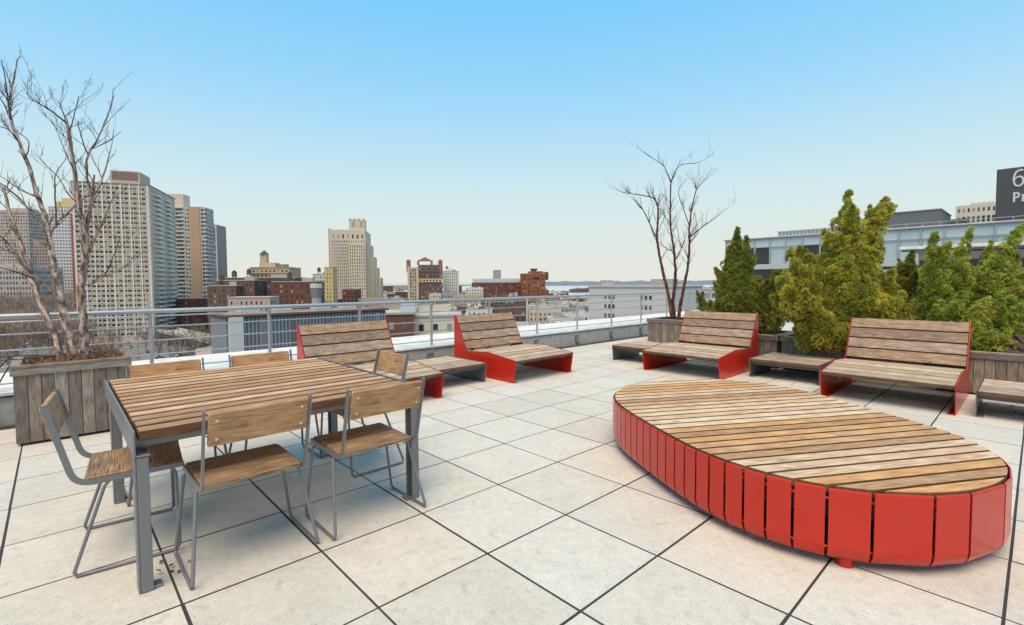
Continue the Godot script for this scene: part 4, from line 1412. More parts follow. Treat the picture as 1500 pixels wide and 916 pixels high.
func corrugated() -> void:
	var o := thing("corrugated_shed", "dark blue-grey corrugated metal wall of a neighbouring roof building beyond the railing", "building", Vector3(15.85, -33, -46.1))
	var g := Geo.new()
	g.box(Vector3(0, 15.9, 0), Vector3(14.3, 31.5, 5.4))
	put(g, "core", plain(lin(0.17, 0.18, 0.20), 0.7), o)
	var ra := Geo.new()
	var r := RandomNumberGenerator.new()
	r.seed = 3
	for k in 48:
		ra.box(Vector3(-7.05 + 0.3 * k, 26.0, 2.76), Vector3(0.15, 11.2, 0.12), Basis.IDENTITY, 0.03)
	for k in 18:
		ra.box(Vector3(-7.21, 26.0, 2.6 - 0.3 * k), Vector3(0.12, 11.2, 0.15), Basis.IDENTITY, 0.03)
	put(ra, "corrugation", plain(lin(0.27, 0.285, 0.31), 0.55, 0.1), o, "stuff")
	for k in 5:
		var st := Geo.new()
		st.box(Vector3(-4.9 + 2.6 * k + r.randf(), 26.0, 2.80), Vector3(0.42, 11.0, 0.1))
		put(st, "patched_sheet", plain(lin(0.10, 0.105, 0.11).lerp(lin(0.24, 0.25, 0.26), r.randf()), 0.6), o)
	var cn := Geo.new()
	cn.box(Vector3(-6.55, 26.0, 2.85), Vector3(1.1, 11.4, 0.3), Basis.IDENTITY, 0.03)
	put(cn, "white_pilaster", plain(lin(0.62, 0.6, 0.57), 0.7), o)
	var tr := Geo.new()
	tr.box(Vector3(0, 31.78, 2.8), Vector3(14.8, 0.2, 0.4), Basis.IDENTITY, 0.02)
	tr.box(Vector3(-7.25, 31.78, -0.2), Vector3(0.4, 0.2, 5.5), Basis.IDENTITY, 0.02)
	put(tr, "eaves_trim", plain(lin(0.20, 0.09, 0.05), 0.8), o)
	var rf := Geo.new()
	rf.box(Vector3(0, 31.7, 0), Vector3(14.2, 0.1, 5.3))
	put(rf, "roof", plain(lin(0.26, 0.24, 0.22), 0.9), o)
	for k in 4:
		var q := Geo.new()
		q.box(Vector3(-5.0 + 3.2 * k, 32.0, 0.6 - 1.2 * (k % 2)), Vector3(1.6, 0.6, 1.1), Basis.IDENTITY, 0.03)
		put(q, "roof_box", plain(lin(0.5, 0.5, 0.5), 0.7), o)

# ---------- the city
func block(called: String, label: String, s: Array, m: Material, category := "building", group := "") -> Node3D:
	var o := thing(called, label, category, Vector3(s[0], s[1], s[2]), s[3], group)
	var g := Geo.new()
	g.box(Vector3(0, s[6] / 2, 0), Vector3(s[4], s[6], s[5]))
	put(g, "wall", m, o)
	return o

func tank(o: Node3D, at: Vector3, r: float, m: Material) -> void:
	var g := Geo.new()
	g.tube([at + Vector3(0, r * 1.4, 0), at + Vector3(0, r * 3.4, 0)], [r, r], 10)
	g.tube([at + Vector3(0, r * 3.4, 0), at + Vector3(0, r * 4.3, 0)], [r * 1.08, 0.05], 10)
	for k in 4:
		var q := Vector3(cos(k * PI / 2 + 0.7), 0, sin(k * PI / 2 + 0.7)) * r * 0.8
		g.tube([at + q, at + q + Vector3(0, r * 1.45, 0)], [r * 0.1], 4)
	put(g, "water_tank", m, o)

func city() -> void:
	var cream := plain(lin(0.60, 0.51, 0.40), 0.85)
	var tan := plain(lin(0.48, 0.36, 0.24), 0.85)
	var brick := textured(M.mottle, 0.9, null, 0, lin(0.22, 0.085, 0.065))
	var brown := textured(M.mottle, 0.9, null, 0, lin(0.19, 0.12, 0.095))
	var orange := textured(M.mottle, 0.9, null, 0, lin(0.36, 0.12, 0.06))
	var pale := plain(lin(0.62, 0.60, 0.56), 0.85)
	var grey := plain(lin(0.34, 0.33, 0.32), 0.85)
	var dark := plain(lin(0.075, 0.07, 0.07), 0.8)
	var roofl := plain(lin(0.42, 0.40, 0.38), 0.9)
	# large apartment tower
	var s: Array = [34.31,-33,-388.43,-0.4,37,50,92.89]
	var o := block("apartment_tower", "large pale apartment tower with a close window grid and balconies on its shaded side", s, plain(lin(0.57, 0.49, 0.40), 0.85))
	var g := Geo.new()
	var fl := 31
	var y0: float = s[6] - 93.0
	glaze(g, 0, s[4], s[5], -s[4] / 2 + 0.5, s[4] / 2 - 1.4, 4.0, s[6] - 1.0, 16, fl, 0.8, 0.46)
	glaze(g, 1, s[4], s[5], -s[5] / 2 + 1, s[5] / 2 - 3, 4.0, s[6] - 1.0, 16, fl, 0.6, 0.42)
	put(g, "glazing", M.glass_far, o, "stuff")
	var rb := Geo.new()
	for k in 9:
		rb.box(Vector3(-s[4] / 2 + 0.4 + (s[4] - 1.6) / 8.0 * k, s[6] / 2 + 2, s[5] / 2 + 0.15), Vector3(0.55, s[6] - 4, 0.5))
	put(rb, "rib", plain(lin(0.72, 0.70, 0.66), 0.85), o, "stuff")
	var sp := Geo.new()
	for k in fl:
		var y: float = 4.0 + (s[6] - 5.0) / fl * k
		sp.box(Vector3(0, y + 0.3, s[5] / 2 + 0.06), Vector3(s[4] - 0.6, 0.42, 0.2))
		sp.box(Vector3(s[4] / 2 + 0.06, y + 0.3, 0), Vector3(0.2, 0.42, s[5] - 1.0))
	put(sp, "floor_band", plain(lin(0.66, 0.55, 0.46), 0.85), o, "stuff")
	var sill := Geo.new()
	for k in fl:
		for j in 8:
			if rng.randf() < 0.8:
				sill.box(Vector3(-s[4] / 2 + 0.4 + (s[4] - 1.6) / 8.0 * (j + 0.5) + rng.randf_range(-0.9, 0.9), 4.0 + (s[6] - 5.0) / fl * (k + 0.28), s[5] / 2 + 0.25), Vector3(0.8, 0.5, 0.4))
	put(sill, "window_unit", pale, o, "stuff")
	for st in [10.0, -10.0]:
		var bal := Geo.new()
		for k in fl - 1:
			var y: float = 6.2 + (s[6] - 5.0) / fl * k
			bal.box(Vector3(s[4] / 2 + 0.9, y, st), Vector3(1.9, 0.22, 8.5))
			bal.box(Vector3(s[4] / 2 + 1.8, y + 0.55, st), Vector3(0.08, 1.1, 8.5))
			bal.box(Vector3(s[4] / 2 + 0.9, y + 0.55, st + 4.2), Vector3(1.8, 1.1, 0.08))
		put(bal, "balcony_stack", plain(lin(0.72, 0.70, 0.67), 0.8), o, "stuff")
		var rec := Geo.new()
		rec.box(Vector3(s[4] / 2 + 0.04, s[6] / 2, st), Vector3(0.3, s[6] - 6, 9.6))  # dark strip laid on the wall, painted shade behind the balconies
		put(rec, "balcony_shade_strip", plain(lin(0.10, 0.095, 0.09), 0.9), o)
	var ph := Geo.new()
	ph.box(Vector3(5.0, s[6] + 4.4, 10), Vector3(14.5, 9.0, 18))
	put(ph, "roof_house", plain(lin(0.50, 0.42, 0.36), 0.85), o)
	var pl := Geo.new()
	pl.box(Vector3(5.0, s[6] + 6.0, 19.1), Vector3(12.6, 4.6, 0.2))
	put(pl, "louvre", plain(lin(0.22, 0.15, 0.12), 0.8), o)
	var ro := Geo.new()
	ro.box(Vector3(0, s[6] + 0.25, 0), Vector3(s[4] + 0.8, 0.5, s[5] + 0.8))
	put(ro, "roof", plain(lin(0.25, 0.20, 0.17), 0.85), o)
	# second tower, with a tan centre strip
	s = [77.38,-33,-445.27,-0.61,26,16,93.15]
	o = block("apartment_tower", "grey apartment tower with a tan blank strip behind the largest tower", s, plain(lin(0.46, 0.44, 0.42), 0.85))
	g = Geo.new()
	glaze(g, 0, s[4], s[5], -s[4] / 2, -1.8, 3.0, s[6] - 1, 7, 30, 0.8, 0.5)
	glaze(g, 0, s[4], s[5], -0.8, 2.6, 3.0, s[6] - 1, 2, 30, 0.55, 0.5)
	glaze(g, 0, s[4], s[5], 10.6, s[4] / 2, 3.0, s[6] - 1, 1, 30, 0.7, 0.5)
	glaze(g, 1, s[4], s[5], -s[5] / 2, s[5] / 2, 3.0, s[6] - 1, 5, 30, 0.6, 0.5)
	put(g, "glazing", M.glass_far, o, "stuff")
	g = Geo.new()
	g.box(Vector3(6.4, s[6] / 2, s[5] / 2 + 0.2), Vector3(7.2, s[6] - 0.5, 0.5))
	put(g, "blank_strip", plain(lin(0.46, 0.31, 0.21), 0.85), o)
	g = Geo.new()
	for k in 30:
		g.box(Vector3(-7, 3.0 + (s[6] - 4.0) / 30 * (k + 1), s[5] / 2 + 0.3), Vector3(11.5, 0.5, 0.8))
		g.box(Vector3(s[4] / 2 + 0.7, 3.0 + (s[6] - 4.0) / 30 * (k + 1), 6), Vector3(1.5, 0.9, 5))
	put(g, "balcony_stack", plain(lin(0.62, 0.60, 0.58), 0.85), o, "stuff")
	g = Geo.new()
	g.box(Vector3(-7.5, s[6] + 4.8, 1), Vector3(11, 9.6, 10))
	put(g, "roof_house", plain(lin(0.62, 0.52, 0.42), 0.85), o)
	s = [103.36,-33,-500.08,-0.61,14,20,87]
	o = block("striped_tower", "narrow dark grey tower with pale vertical stripes, rightmost of the tower group", s, plain(lin(0.30, 0.28, 0.27), 0.85))
	g = Geo.new()
	for k in 4:
		g.box(Vector3(-s[4] / 2 + s[4] / 3.0 * k, s[6] / 2, s[5] / 2 + 0.2), Vector3(0.9, s[6], 0.6))
	put(g, "pier", plain(lin(0.55, 0.53, 0.51), 0.85), o, "stuff")
	g = Geo.new()
	glaze(g, 0, s[4], s[5], -s[4] / 2, s[4] / 2, 2, s[6] - 1, 6, 34, 0.6, 0.55)
	put(g, "glazing", M.glass_far, o, "stuff")
	# tower under construction
	s = [18.72,-33,-653.21,-0.64,30,30,111]
	o = block("construction_tower", "tower under construction with white floor bands, a red hoist strip and a yellow top", s, plain(lin(0.42, 0.40, 0.41), 0.8))
	g = Geo.new()
	for k in 34:
		g.box(Vector3(0, 3.2 * k + 2.0, s[5] / 2 + 0.1), Vector3(s[4], 1.3, 0.6))
	put(g, "floor_band", plain(lin(0.66, 0.64, 0.66), 0.8), o, "stuff")
	g = Geo.new()
	for k in 32:
		g.box(Vector3(6.0, 3.2 * k + 3.0, s[5] / 2 + 0.9), Vector3(4.2, 2.1, 1.2))
	put(g, "hoist", plain(lin(0.36, 0.08, 0.06), 0.7), o, "stuff")
	g = Geo.new()
	for k in 12:
		g.box(Vector3(-s[4] / 2 + s[4] / 11.0 * k, s[6] / 2, s[5] / 2 + 0.5), Vector3(0.5, s[6], 0.5))
	put(g, "column", plain(lin(0.6, 0.58, 0.6), 0.8), o, "stuff")
	g = Geo.new()
	g.box(Vector3(1, s[6] + 2.4, 4), Vector3(s[4] - 2, 4.8, 14))
	g.box(Vector3(-2, s[6] + 6.6, 4), Vector3(13, 4.0, 8))
	put(g, "formwork", plain(lin(0.56, 0.43, 0.20), 0.8), o)
	var spec := [["old_tower", "stepped pinkish-brown tower behind the birch at the left edge", [-26.18,-33,-862.66,-0.68,40,35,125.66], plain(lin(0.44, 0.37, 0.34), 0.85), 14, 30], ["slim_tower", "slim pale grey tower behind the birch stems", [-10.11,-33,-894.06,-0.75,14,20,119.4], plain(lin(0.52, 0.50, 0.49), 0.6), 6, 30], ["brown_tower", "brown tower just left of the construction tower", [-1.71,-33,-722.3,-0.75,20,20,81.99], plain(lin(0.34, 0.26, 0.24), 0.8), 7, 22], ["slim_tower", "pale grey tower between the construction tower and the largest tower", [32.42,-33,-745.17,-0.75,18,20,102.26], plain(lin(0.52, 0.48, 0.46), 0.6), 7, 26], ["old_tower", "long low grey block at the left edge below the stepped tower", [-27.03,-33,-616.08,-0.75,60,30,49.81], plain(lin(0.40, 0.36, 0.34), 0.85), 22, 10]]
	for e in spec:
		s = e[2]
		o = block(e[0], e[1], s, e[3])
		g = Geo.new()
		glaze(g, 0, s[4], s[5], -s[4] / 2 + 0.5, s[4] / 2 - 0.5, 3, s[6] - 2, e[4], e[5], 0.5, 0.5)
		glaze(g, 1, s[4], s[5], -s[5] / 2 + 0.5, s[5] / 2 - 0.5, 3, s[6] - 2, e[4], e[5], 0.5, 0.5)
		put(g, "glazing", M.glass_far, o, "stuff")
		g = Geo.new()
		g.box(Vector3(0, s[6] + 2, -2), Vector3(s[4] * 0.5, 4, s[5] * 0.5))
		put(g, "roof_house", e[3], o)
	deco_tower(cream)
	# tan block with a green cupola
	s = [142.21,-33,-456.16,-0.64,32,30,48.4]
	o = block("cupola_building", "tan apartment building with a green-capped corner cupola", s, tan)
	g = Geo.new()
	glaze(g, 0, s[4], s[5], -s[4] / 2 + 1, s[4] / 2 - 1, s[6] - 16, s[6] - 1.5, 9, 4, 0.4, 0.5)
	put(g, "glazing", M.glass_far, o, "stuff")
	g = Geo.new()
	g.box(Vector3(-5.5, s[6] + 2.2, 0), Vector3(13, 4.4, 12))
	g.box(Vector3(-9.2, s[6] + 8, 2), Vector3(5.4, 8, 5.4))
	put(g, "upper_storey", plain(lin(0.50, 0.40, 0.27), 0.85), o)
	g = Geo.new()
	g.tube([Vector3(-9.2, s[6] + 12, 2), Vector3(-9.2, s[6] + 15.6, 2)], [4.0, 0.1], 8)
	g.box(Vector3(6, s[6] + 1.6, 0), Vector3(7, 3.2, 6))
	put(g, "cupola_roof", plain(lin(0.13, 0.23, 0.20), 0.8), o)
	g = Geo.new()
	g.box(Vector3(0, s[6] - 4.5, s[5] / 2 + 0.4), Vector3(s[4] + 0.8, 0.8, 0.9))
	g.box(Vector3(0, s[6] + 0.2, 0), Vector3(s[4] + 0.8, 0.5, s[5] + 0.8))
	put(g, "cornice", plain(lin(0.55, 0.44, 0.30), 0.85), o)
	var mids := [
		["brick_building", "wide brown brick building with tan bays below the green cupola", [105.13,-33,-361.28,-0.64,46,22,38.54], brown, 15, 9],
		["brick_building", "dark brown brick block left of the cupola building", [85.06,-33,-339.33,-0.64,22,20,36.66], brown, 8, 8],
		["brick_building", "red brick building with pale window heads left of the grey chimney", [114.73,-33,-325.09,-0.64,26,20,35.63], brick, 8, 7],
		["white_building", "small white rooftop building behind the grey chimney", [176.99,-33,-443.02,-0.64,12,16,42.78], pale, 4, 9],
		["yellow_building", "narrow yellow building against the stepped cream tower", [178.95,-33,-427.89,-0.64,7,16,48.5], plain(lin(0.62, 0.46, 0.22), 0.85), 2, 9],
		["pale_building", "pale stepped apartment building beside the gabled brown tower", [334.16,-33,-462.08,-0.58,17,20,47.21], pale, 6, 14],
		["warehouse", "long dark red brick warehouse with a slate dormer roof", [376.58,-33,-429.56,-0.7,58,30,34.34], brick, 22, 5],
		["orange_building", "orange brick building with round-topped bays at the end of the warehouse", [391.72,-33,-386.56,-0.7,26,26,43.9], orange, 5, 7],
		["grey_tower", "small distant grey tower standing behind the brick warehouse", [596.51,-33,-680.51,-0.75,14,14,56.99], plain(lin(0.36, 0.38, 0.37), 0.8), 4, 9],
		["terrace_building", "pink-banded low building just above the railing left of centre", [74.4,-33,-276.49,-0.61,20,14,27.56], plain(lin(0.5, 0.36, 0.30), 0.85), 8, 7],
		["brick_building", "dark brick row block just right of the tower group", [75.26,-33,-332.5,-0.64,16,16,33.44], brown, 6, 7],
		["white_building", "square white office block with rows of three small windows beyond the railing", [147.07,-33,-90.56,-1.48,30,24,32.63], plain(lin(0.58, 0.56, 0.54), 0.85), 1, 1],
		["garage", "white open-sided parking garage behind the slender birch", [171.17,-33,-90.04,-0.75,23,20,31.49], plain(lin(0.62, 0.61, 0.60), 0.85), 7, 7],
		["grain_silo", "pale twin-column silo on the waterfront", [828.93,-33,-604.88,-0.75,22,20,37.29], plain(lin(0.50, 0.46, 0.43), 0.85), 2, 1],
		["beige_building", "beige house with paired dark windows seen between the two railing lounges", [66.82,-33,-102.94,-0.54,14.5,14,26.44], plain(lin(0.62, 0.55, 0.45), 0.85), 4, 6],
		["red_house", "red brick house with a slanted metal roof beside the beige house", [57.1,-33,-103.09,-0.54,10,12,27.38], brick, 3, 6]]
	for e in mids:
		s = e[2]
		o = block(e[0], e[1], s, e[3])
		g = Geo.new()
		var nm: String = e[1]
		if nm.begins_with("square white"):
			for c in [[-9.2, -4.6], [4.0, 8.6]]:
				glaze(g, 0, s[4], s[5], c[0], c[1], s[6] - 11.2, s[6] - 1.6, 3, 3, 0.55, 0.42)
				glaze(g, 2, s[4], s[5], c[0] + 2, c[1] + 2, s[6] - 11.2, s[6] - 1.6, 3, 3, 0.55, 0.42)
		elif e[0] == "garage":
			glaze(g, 0, s[4], s[5], -s[4] / 2 + 0.3, s[4] / 2 - 0.3, s[6] - 20, s[6] - 0.6, 6, 6, 0.88, 0.5)
		else:
			glaze(g, 0, s[4], s[5], -s[4] / 2 + 0.6, s[4] / 2 - 0.6, maxf(s[6] - e[5] * 3.3 - 1, 1), s[6] - 1, e[4], e[5], 0.34, 0.5)
			glaze(g, 1, s[4], s[5], -s[5] / 2 + 0.6, s[5] / 2 - 0.6, maxf(s[6] - e[5] * 3.3 - 1, 1), s[6] - 1, maxi(e[4] - 2, 2), e[5], 0.34, 0.5)
		put(g, "glazing", M.glass_far, o, "stuff")
		g = Geo.new()
		g.box(Vector3(0, s[6] + 0.15, 0), Vector3(s[4] + 0.5, 0.5, s[5] + 0.5))
		put(g, "roof", roofl, o)
		if s[4] > 11 and e[0] in ["brick_building", "pale_building", "white_building"]:
			g = Geo.new()
			g.box(Vector3(s[4] * 0.2, s[6] + 1.4, -2), Vector3(s[4] * 0.25, 2.4, 5))
			put(g, "roof_house", grey, o)
			if e[0] != "white_building" or s[4] < 15:
				tank(o, Vector3(-s[4] * 0.25, s[6] + 0.3, -2), 1.5, plain(lin(0.10, 0.075, 0.065), 0.9))
		if e[0] == "warehouse":
			g = Geo.new()
			var pr := PackedVector2Array([Vector2(-9, 0), Vector2(9, 0), Vector2(7, 4.2), Vector2(-7, 4.2)])
			g.slab(pr, -s[4] / 2 + 1, s[4] / 2, Transform3D(Basis(Vector3(0, 0, -1), Vector3(0, 1, 0), Vector3(1, 0, 0)), Vector3(0, s[6] + 0.4, s[5] / 2 - 9.5)))
			put(g, "slate_roof", plain(lin(0.33, 0.34, 0.40), 0.8), o)
			g = Geo.new()
			for k in 13:
				g.box(Vector3(-s[4] / 2 + 4 + 4.1 * k, s[6] + 1.9, s[5] / 2 - 0.9), Vector3(1.6, 2.2, 2.0))
			put(g, "dormer", pale, o, "stuff")
		if e[0] == "orange_building":
			g = Geo.new()
			g.tube([Vector3(3, s[6] - 4, 6), Vector3(3, s[6] + 2.6, 6)], [8.5], 18)
			put(g, "round_bay", orange, o)
			g = Geo.new()
			g.tube([Vector3(1, s[6] + 2.6, 5), Vector3(1, s[6] + 5.6, 5), Vector3(1, s[6] + 5.7, 5)], [2.6, 4.6, 4.6], 12)
			put(g, "roof_drum", dark, o)
			g = Geo.new()
			g.box(Vector3(15, s[6] - 2.5, 0), Vector3(4, 9, 8))
			g.tube([Vector3(17, s[6] - 6, 2), Vector3(17, s[6] + 1.5, 2)], [0.8], 6)
			put(g, "side_wing", dark, o)
		if e[0] == "pale_building":
			g = Geo.new()
			g.box(Vector3(-2, s[6] + 1.8, 2), Vector3(8, 3.6, 9))
			g.box(Vector3(-11.5, s[6] - 3, -4), Vector3(5, 16, 8))
			put(g, "stepped_wing", pale, o)
		if e[0] == "red_house":
			g = Geo.new()
			g.slab(PackedVector2Array([Vector2(-6, 0), Vector2(6, 0), Vector2(6, 1.6)]), 2.0, 5.4, Transform3D(Basis(Vector3(0, 0, -1), Vector3(0, 1, 0), Vector3(1, 0, 0)), Vector3(0, s[6] + 0.4, 0)))
			put(g, "sloped_roof", plain(lin(0.30, 0.31, 0.31), 0.6), o)
		if e[0] == "beige_building":
			g = Geo.new()
			g.box(Vector3(2.2, s[6] + 1.2, -4.5), Vector3(8, 2.2, 4))
			put(g, "roof_house", plain(lin(0.55, 0.50, 0.40), 0.85), o)
			g = Geo.new()
			g.box(Vector3(-4.2, s[6] + 0.9, -2), Vector3(3.0, 1.1, 2.2))
			g.box(Vector3(4.2, s[6] + 0.8, 3.5), Vector3(1.6, 0.9, 1.4))
			put(g, "roof_box", plain(lin(0.6, 0.62, 0.63), 0.6), o)
	gabled(brown)
	# grey round chimney
	var chim := thing("chimney", "round pale blue-grey chimney with a flared cap in front of the brick buildings", "chimney", Vector3(115.5, -33, -299.0))
	g = Geo.new()
	g.tube([Vector3(0, 0, 0), Vector3(0, 25.8, 0)], [2.75, 2.75], 16)
	put(g, "shaft", plain(lin(0.36, 0.40, 0.42), 0.8), chim)
	g = Geo.new()
	g.tube([Vector3(0, 25.8, 0), Vector3(0, 29.0, 0), Vector3(0, 31.8, 0)], [2.8, 3.5, 3.5], 16)
	put(g, "collar", plain(lin(0.20, 0.18, 0.18), 0.85), chim)
	g = Geo.new()
	g.tube([Vector3(0, 31.8, 0), Vector3(0, 34.6, 0)], [3.6, 3.5], 16)
	put(g, "cap", plain(lin(0.56, 0.55, 0.54), 0.8), chim)
	fillers([brick, brown, tan, pale, grey, cream, orange], [roofl, plain(lin(0.56, 0.55, 0.53), 0.9), plain(lin(0.14, 0.13, 0.13), 0.9), plain(lin(0.33, 0.30, 0.28), 0.9), grey])

func deco_tower(cream: Material) -> void:
	var s: Array = [238.66,-33,-514.26,-0.58,36,50,90.6]
	var o := block("stepped_tower", "tall cream stepped tower with a square crown above the low brick roofs", s, cream)
	var w: float = s[4]
	var d: float = s[5]
	var h: float = s[6]
	var g := Geo.new()
	g.box(Vector3(w / 2 - 8.5, h + 5.5, d / 2 - 8), Vector3(16, 11, 13))
	put(g, "crown", cream, o)
	g = Geo.new()
	for k in 4:
		g.box(Vector3(w / 2 - 15.4 + 4.6 * k, h + 11.6, d / 2 - 1.8), Vector3(1.6, 1.4, 1.6))
	put(g, "pinnacle", cream, o, "stuff")
	for e in [[3.0, 14.0, 40.0], [6.5, 27.0, 36.0], [9.5, 39.0, 30.0], [13.0, 50.0, 26.0]]:
		g = Geo.new()
		g.box(Vector3(w / 2 + e[0] / 2, (h - e[1]) / 2, -(d - e[2]) / 2), Vector3(e[0], h - e[1], e[2]))
		put(g, "step_wing", cream, o)
	g = Geo.new()
	g.box(Vector3(w / 2 - 8, (h - 14) / 2, d / 2 + 2.2), Vector3(16.5, h - 14, 4.4))
	put(g, "front_wing", cream, o)
	g = Geo.new()
	glaze(g, 0, w, d, -w / 2 + 1.5, w / 2 - 0.5, h - 9.5, h - 4.5, 7, 1, 0.34, 0.85)
	glaze(g, 0, w, d, -w / 2 + 1.5, w / 2 - 17, 20, h - 14, 9, 17, 0.36, 0.62)
	glaze(g, 0, w, d, -w / 2 + 1.5, w / 2 - 0.5, h - 14, h - 10.5, 14, 1, 0.36, 0.6)
	glaze(g, 0, w, d + 8.8, w / 2 - 16, w / 2, 20, h - 16, 7, 16, 0.36, 0.6)
	for sx in [-13.0, -5.0]:
		g.quad(Vector3(w / 2 + sx, h + 3, d / 2 - 1.4), Vector3(w / 2 + sx + 1.9, h + 3, d / 2 - 1.4), Vector3(w / 2 + sx + 1.9, h + 9, d / 2 - 1.4), Vector3(w / 2 + sx, h + 9, d / 2 - 1.4), Vector3(0, 0, 1))
	put(g, "glazing", M.glass_far, o, "stuff")
	g = Geo.new()
	for k in 10:
		g.box(Vector3(-w / 2 + 0.8 + (w - 17.5) / 9.0 * k, h / 2 - 8, d / 2 + 0.2), Vector3(0.7, h - 18, 0.5))
	put(g, "pier", plain(lin(0.62, 0.55, 0.47), 0.85), o, "stuff")
	g = Geo.new()
	g.box(Vector3(-w / 2 - 0.6, h / 2, 0), Vector3(1.2, h + 2.4, d * 0.96))
	put(g, "side_wall", plain(lin(0.42, 0.31, 0.19), 0.85), o)

func gabled(brown: Material) -> void:
	var s: Array = [296.84,-33,-447.96,-0.58,25,30,53.58]
	var o := block("gabled_tower", "brown brick tower with a pedimented roof and two corner turrets", s, plain(lin(0.17, 0.10, 0.095), 0.85))
	var w: float = s[4]
	var d: float = s[5]
	var h: float = s[6]
	var g := Geo.new()
	g.box(Vector3(-w / 2 - 5.5, (h - 3) / 2, 0), Vector3(11, h - 3, d))
	put(g, "side_wing", plain(lin(0.48, 0.38, 0.27), 0.85), o)
	g = Geo.new()
	for x in [-w / 2 - 10.0, -w / 2 - 1.0]:
		g.box(Vector3(x, h / 2 - 1, d / 2 + 0.4), Vector3(2.2, h - 2, 1.0))
	put(g, "pier", plain(lin(0.60, 0.48, 0.34), 0.85), o)
	g = Geo.new()
	glaze(g, 0, w, d, -w / 2 - 8.8, -w / 2 - 2.2, h - 42, h - 4, 3, 11, 0.5, 0.6, 0.08)
	glaze(g, 0, w, d, -w / 2 + 1, w / 2 - 1, h - 14, h - 2.5, 10, 3, 0.6, 0.6)
	glaze(g, 0, w, d, -w / 2 + 1, w / 2 - 1, h - 18.4, h - 14.6, 7, 1, 0.5, 0.5, 0.9)
	glaze(g, 0, w, d, -w / 2 + 1, w / 2 - 1, h - 38, h - 20, 9, 5, 0.4, 0.45)
	put(g, "glazing", M.glass_far, o, "stuff")
	g = Geo.new()
	g.box(Vector3(0.5, h - 16.5, d / 2 + 0.4), Vector3(w - 0.2, 3.6, 0.8))
	put(g, "pale_band", plain(lin(0.62, 0.52, 0.32), 0.85), o)
	g = Geo.new()
	g.slab(PackedVector2Array([Vector2(-8.5, 0), Vector2(8.5, 0), Vector2(0, 4.2)]), -4, 5, Transform3D(Basis.IDENTITY, Vector3(-5.5, h + 4.0, d / 2 - 7)))
	for x in [-12.6, 1.4]:
		g.box(Vector3(x, h + 2.0, d / 2 - 3), Vector3(2.4, 4.1, 3))
		g.box(Vector3(x, h + 2.0, d / 2 - 10), Vector3(2.4, 4.1, 3))
	put(g, "pediment", plain(lin(0.36, 0.17, 0.13), 0.85), o)
	for x in [-w / 2 - 10.0, w / 2 - 2.0]:
		g = Geo.new()
		g.tube([Vector3(x, h - 8, d / 2 - 2), Vector3(x, h + 3.2, d / 2 - 2)], [2.3], 10)
		g.tube([Vector3(x, h + 3.2, d / 2 - 2), Vector3(x, h + 4.6, d / 2 - 2), Vector3(x, h + 5.6, d / 2 - 2)], [2.5, 2.0, 0.2], 10)
		put(g, "turret", plain(lin(0.32, 0.15, 0.12), 0.85), o)

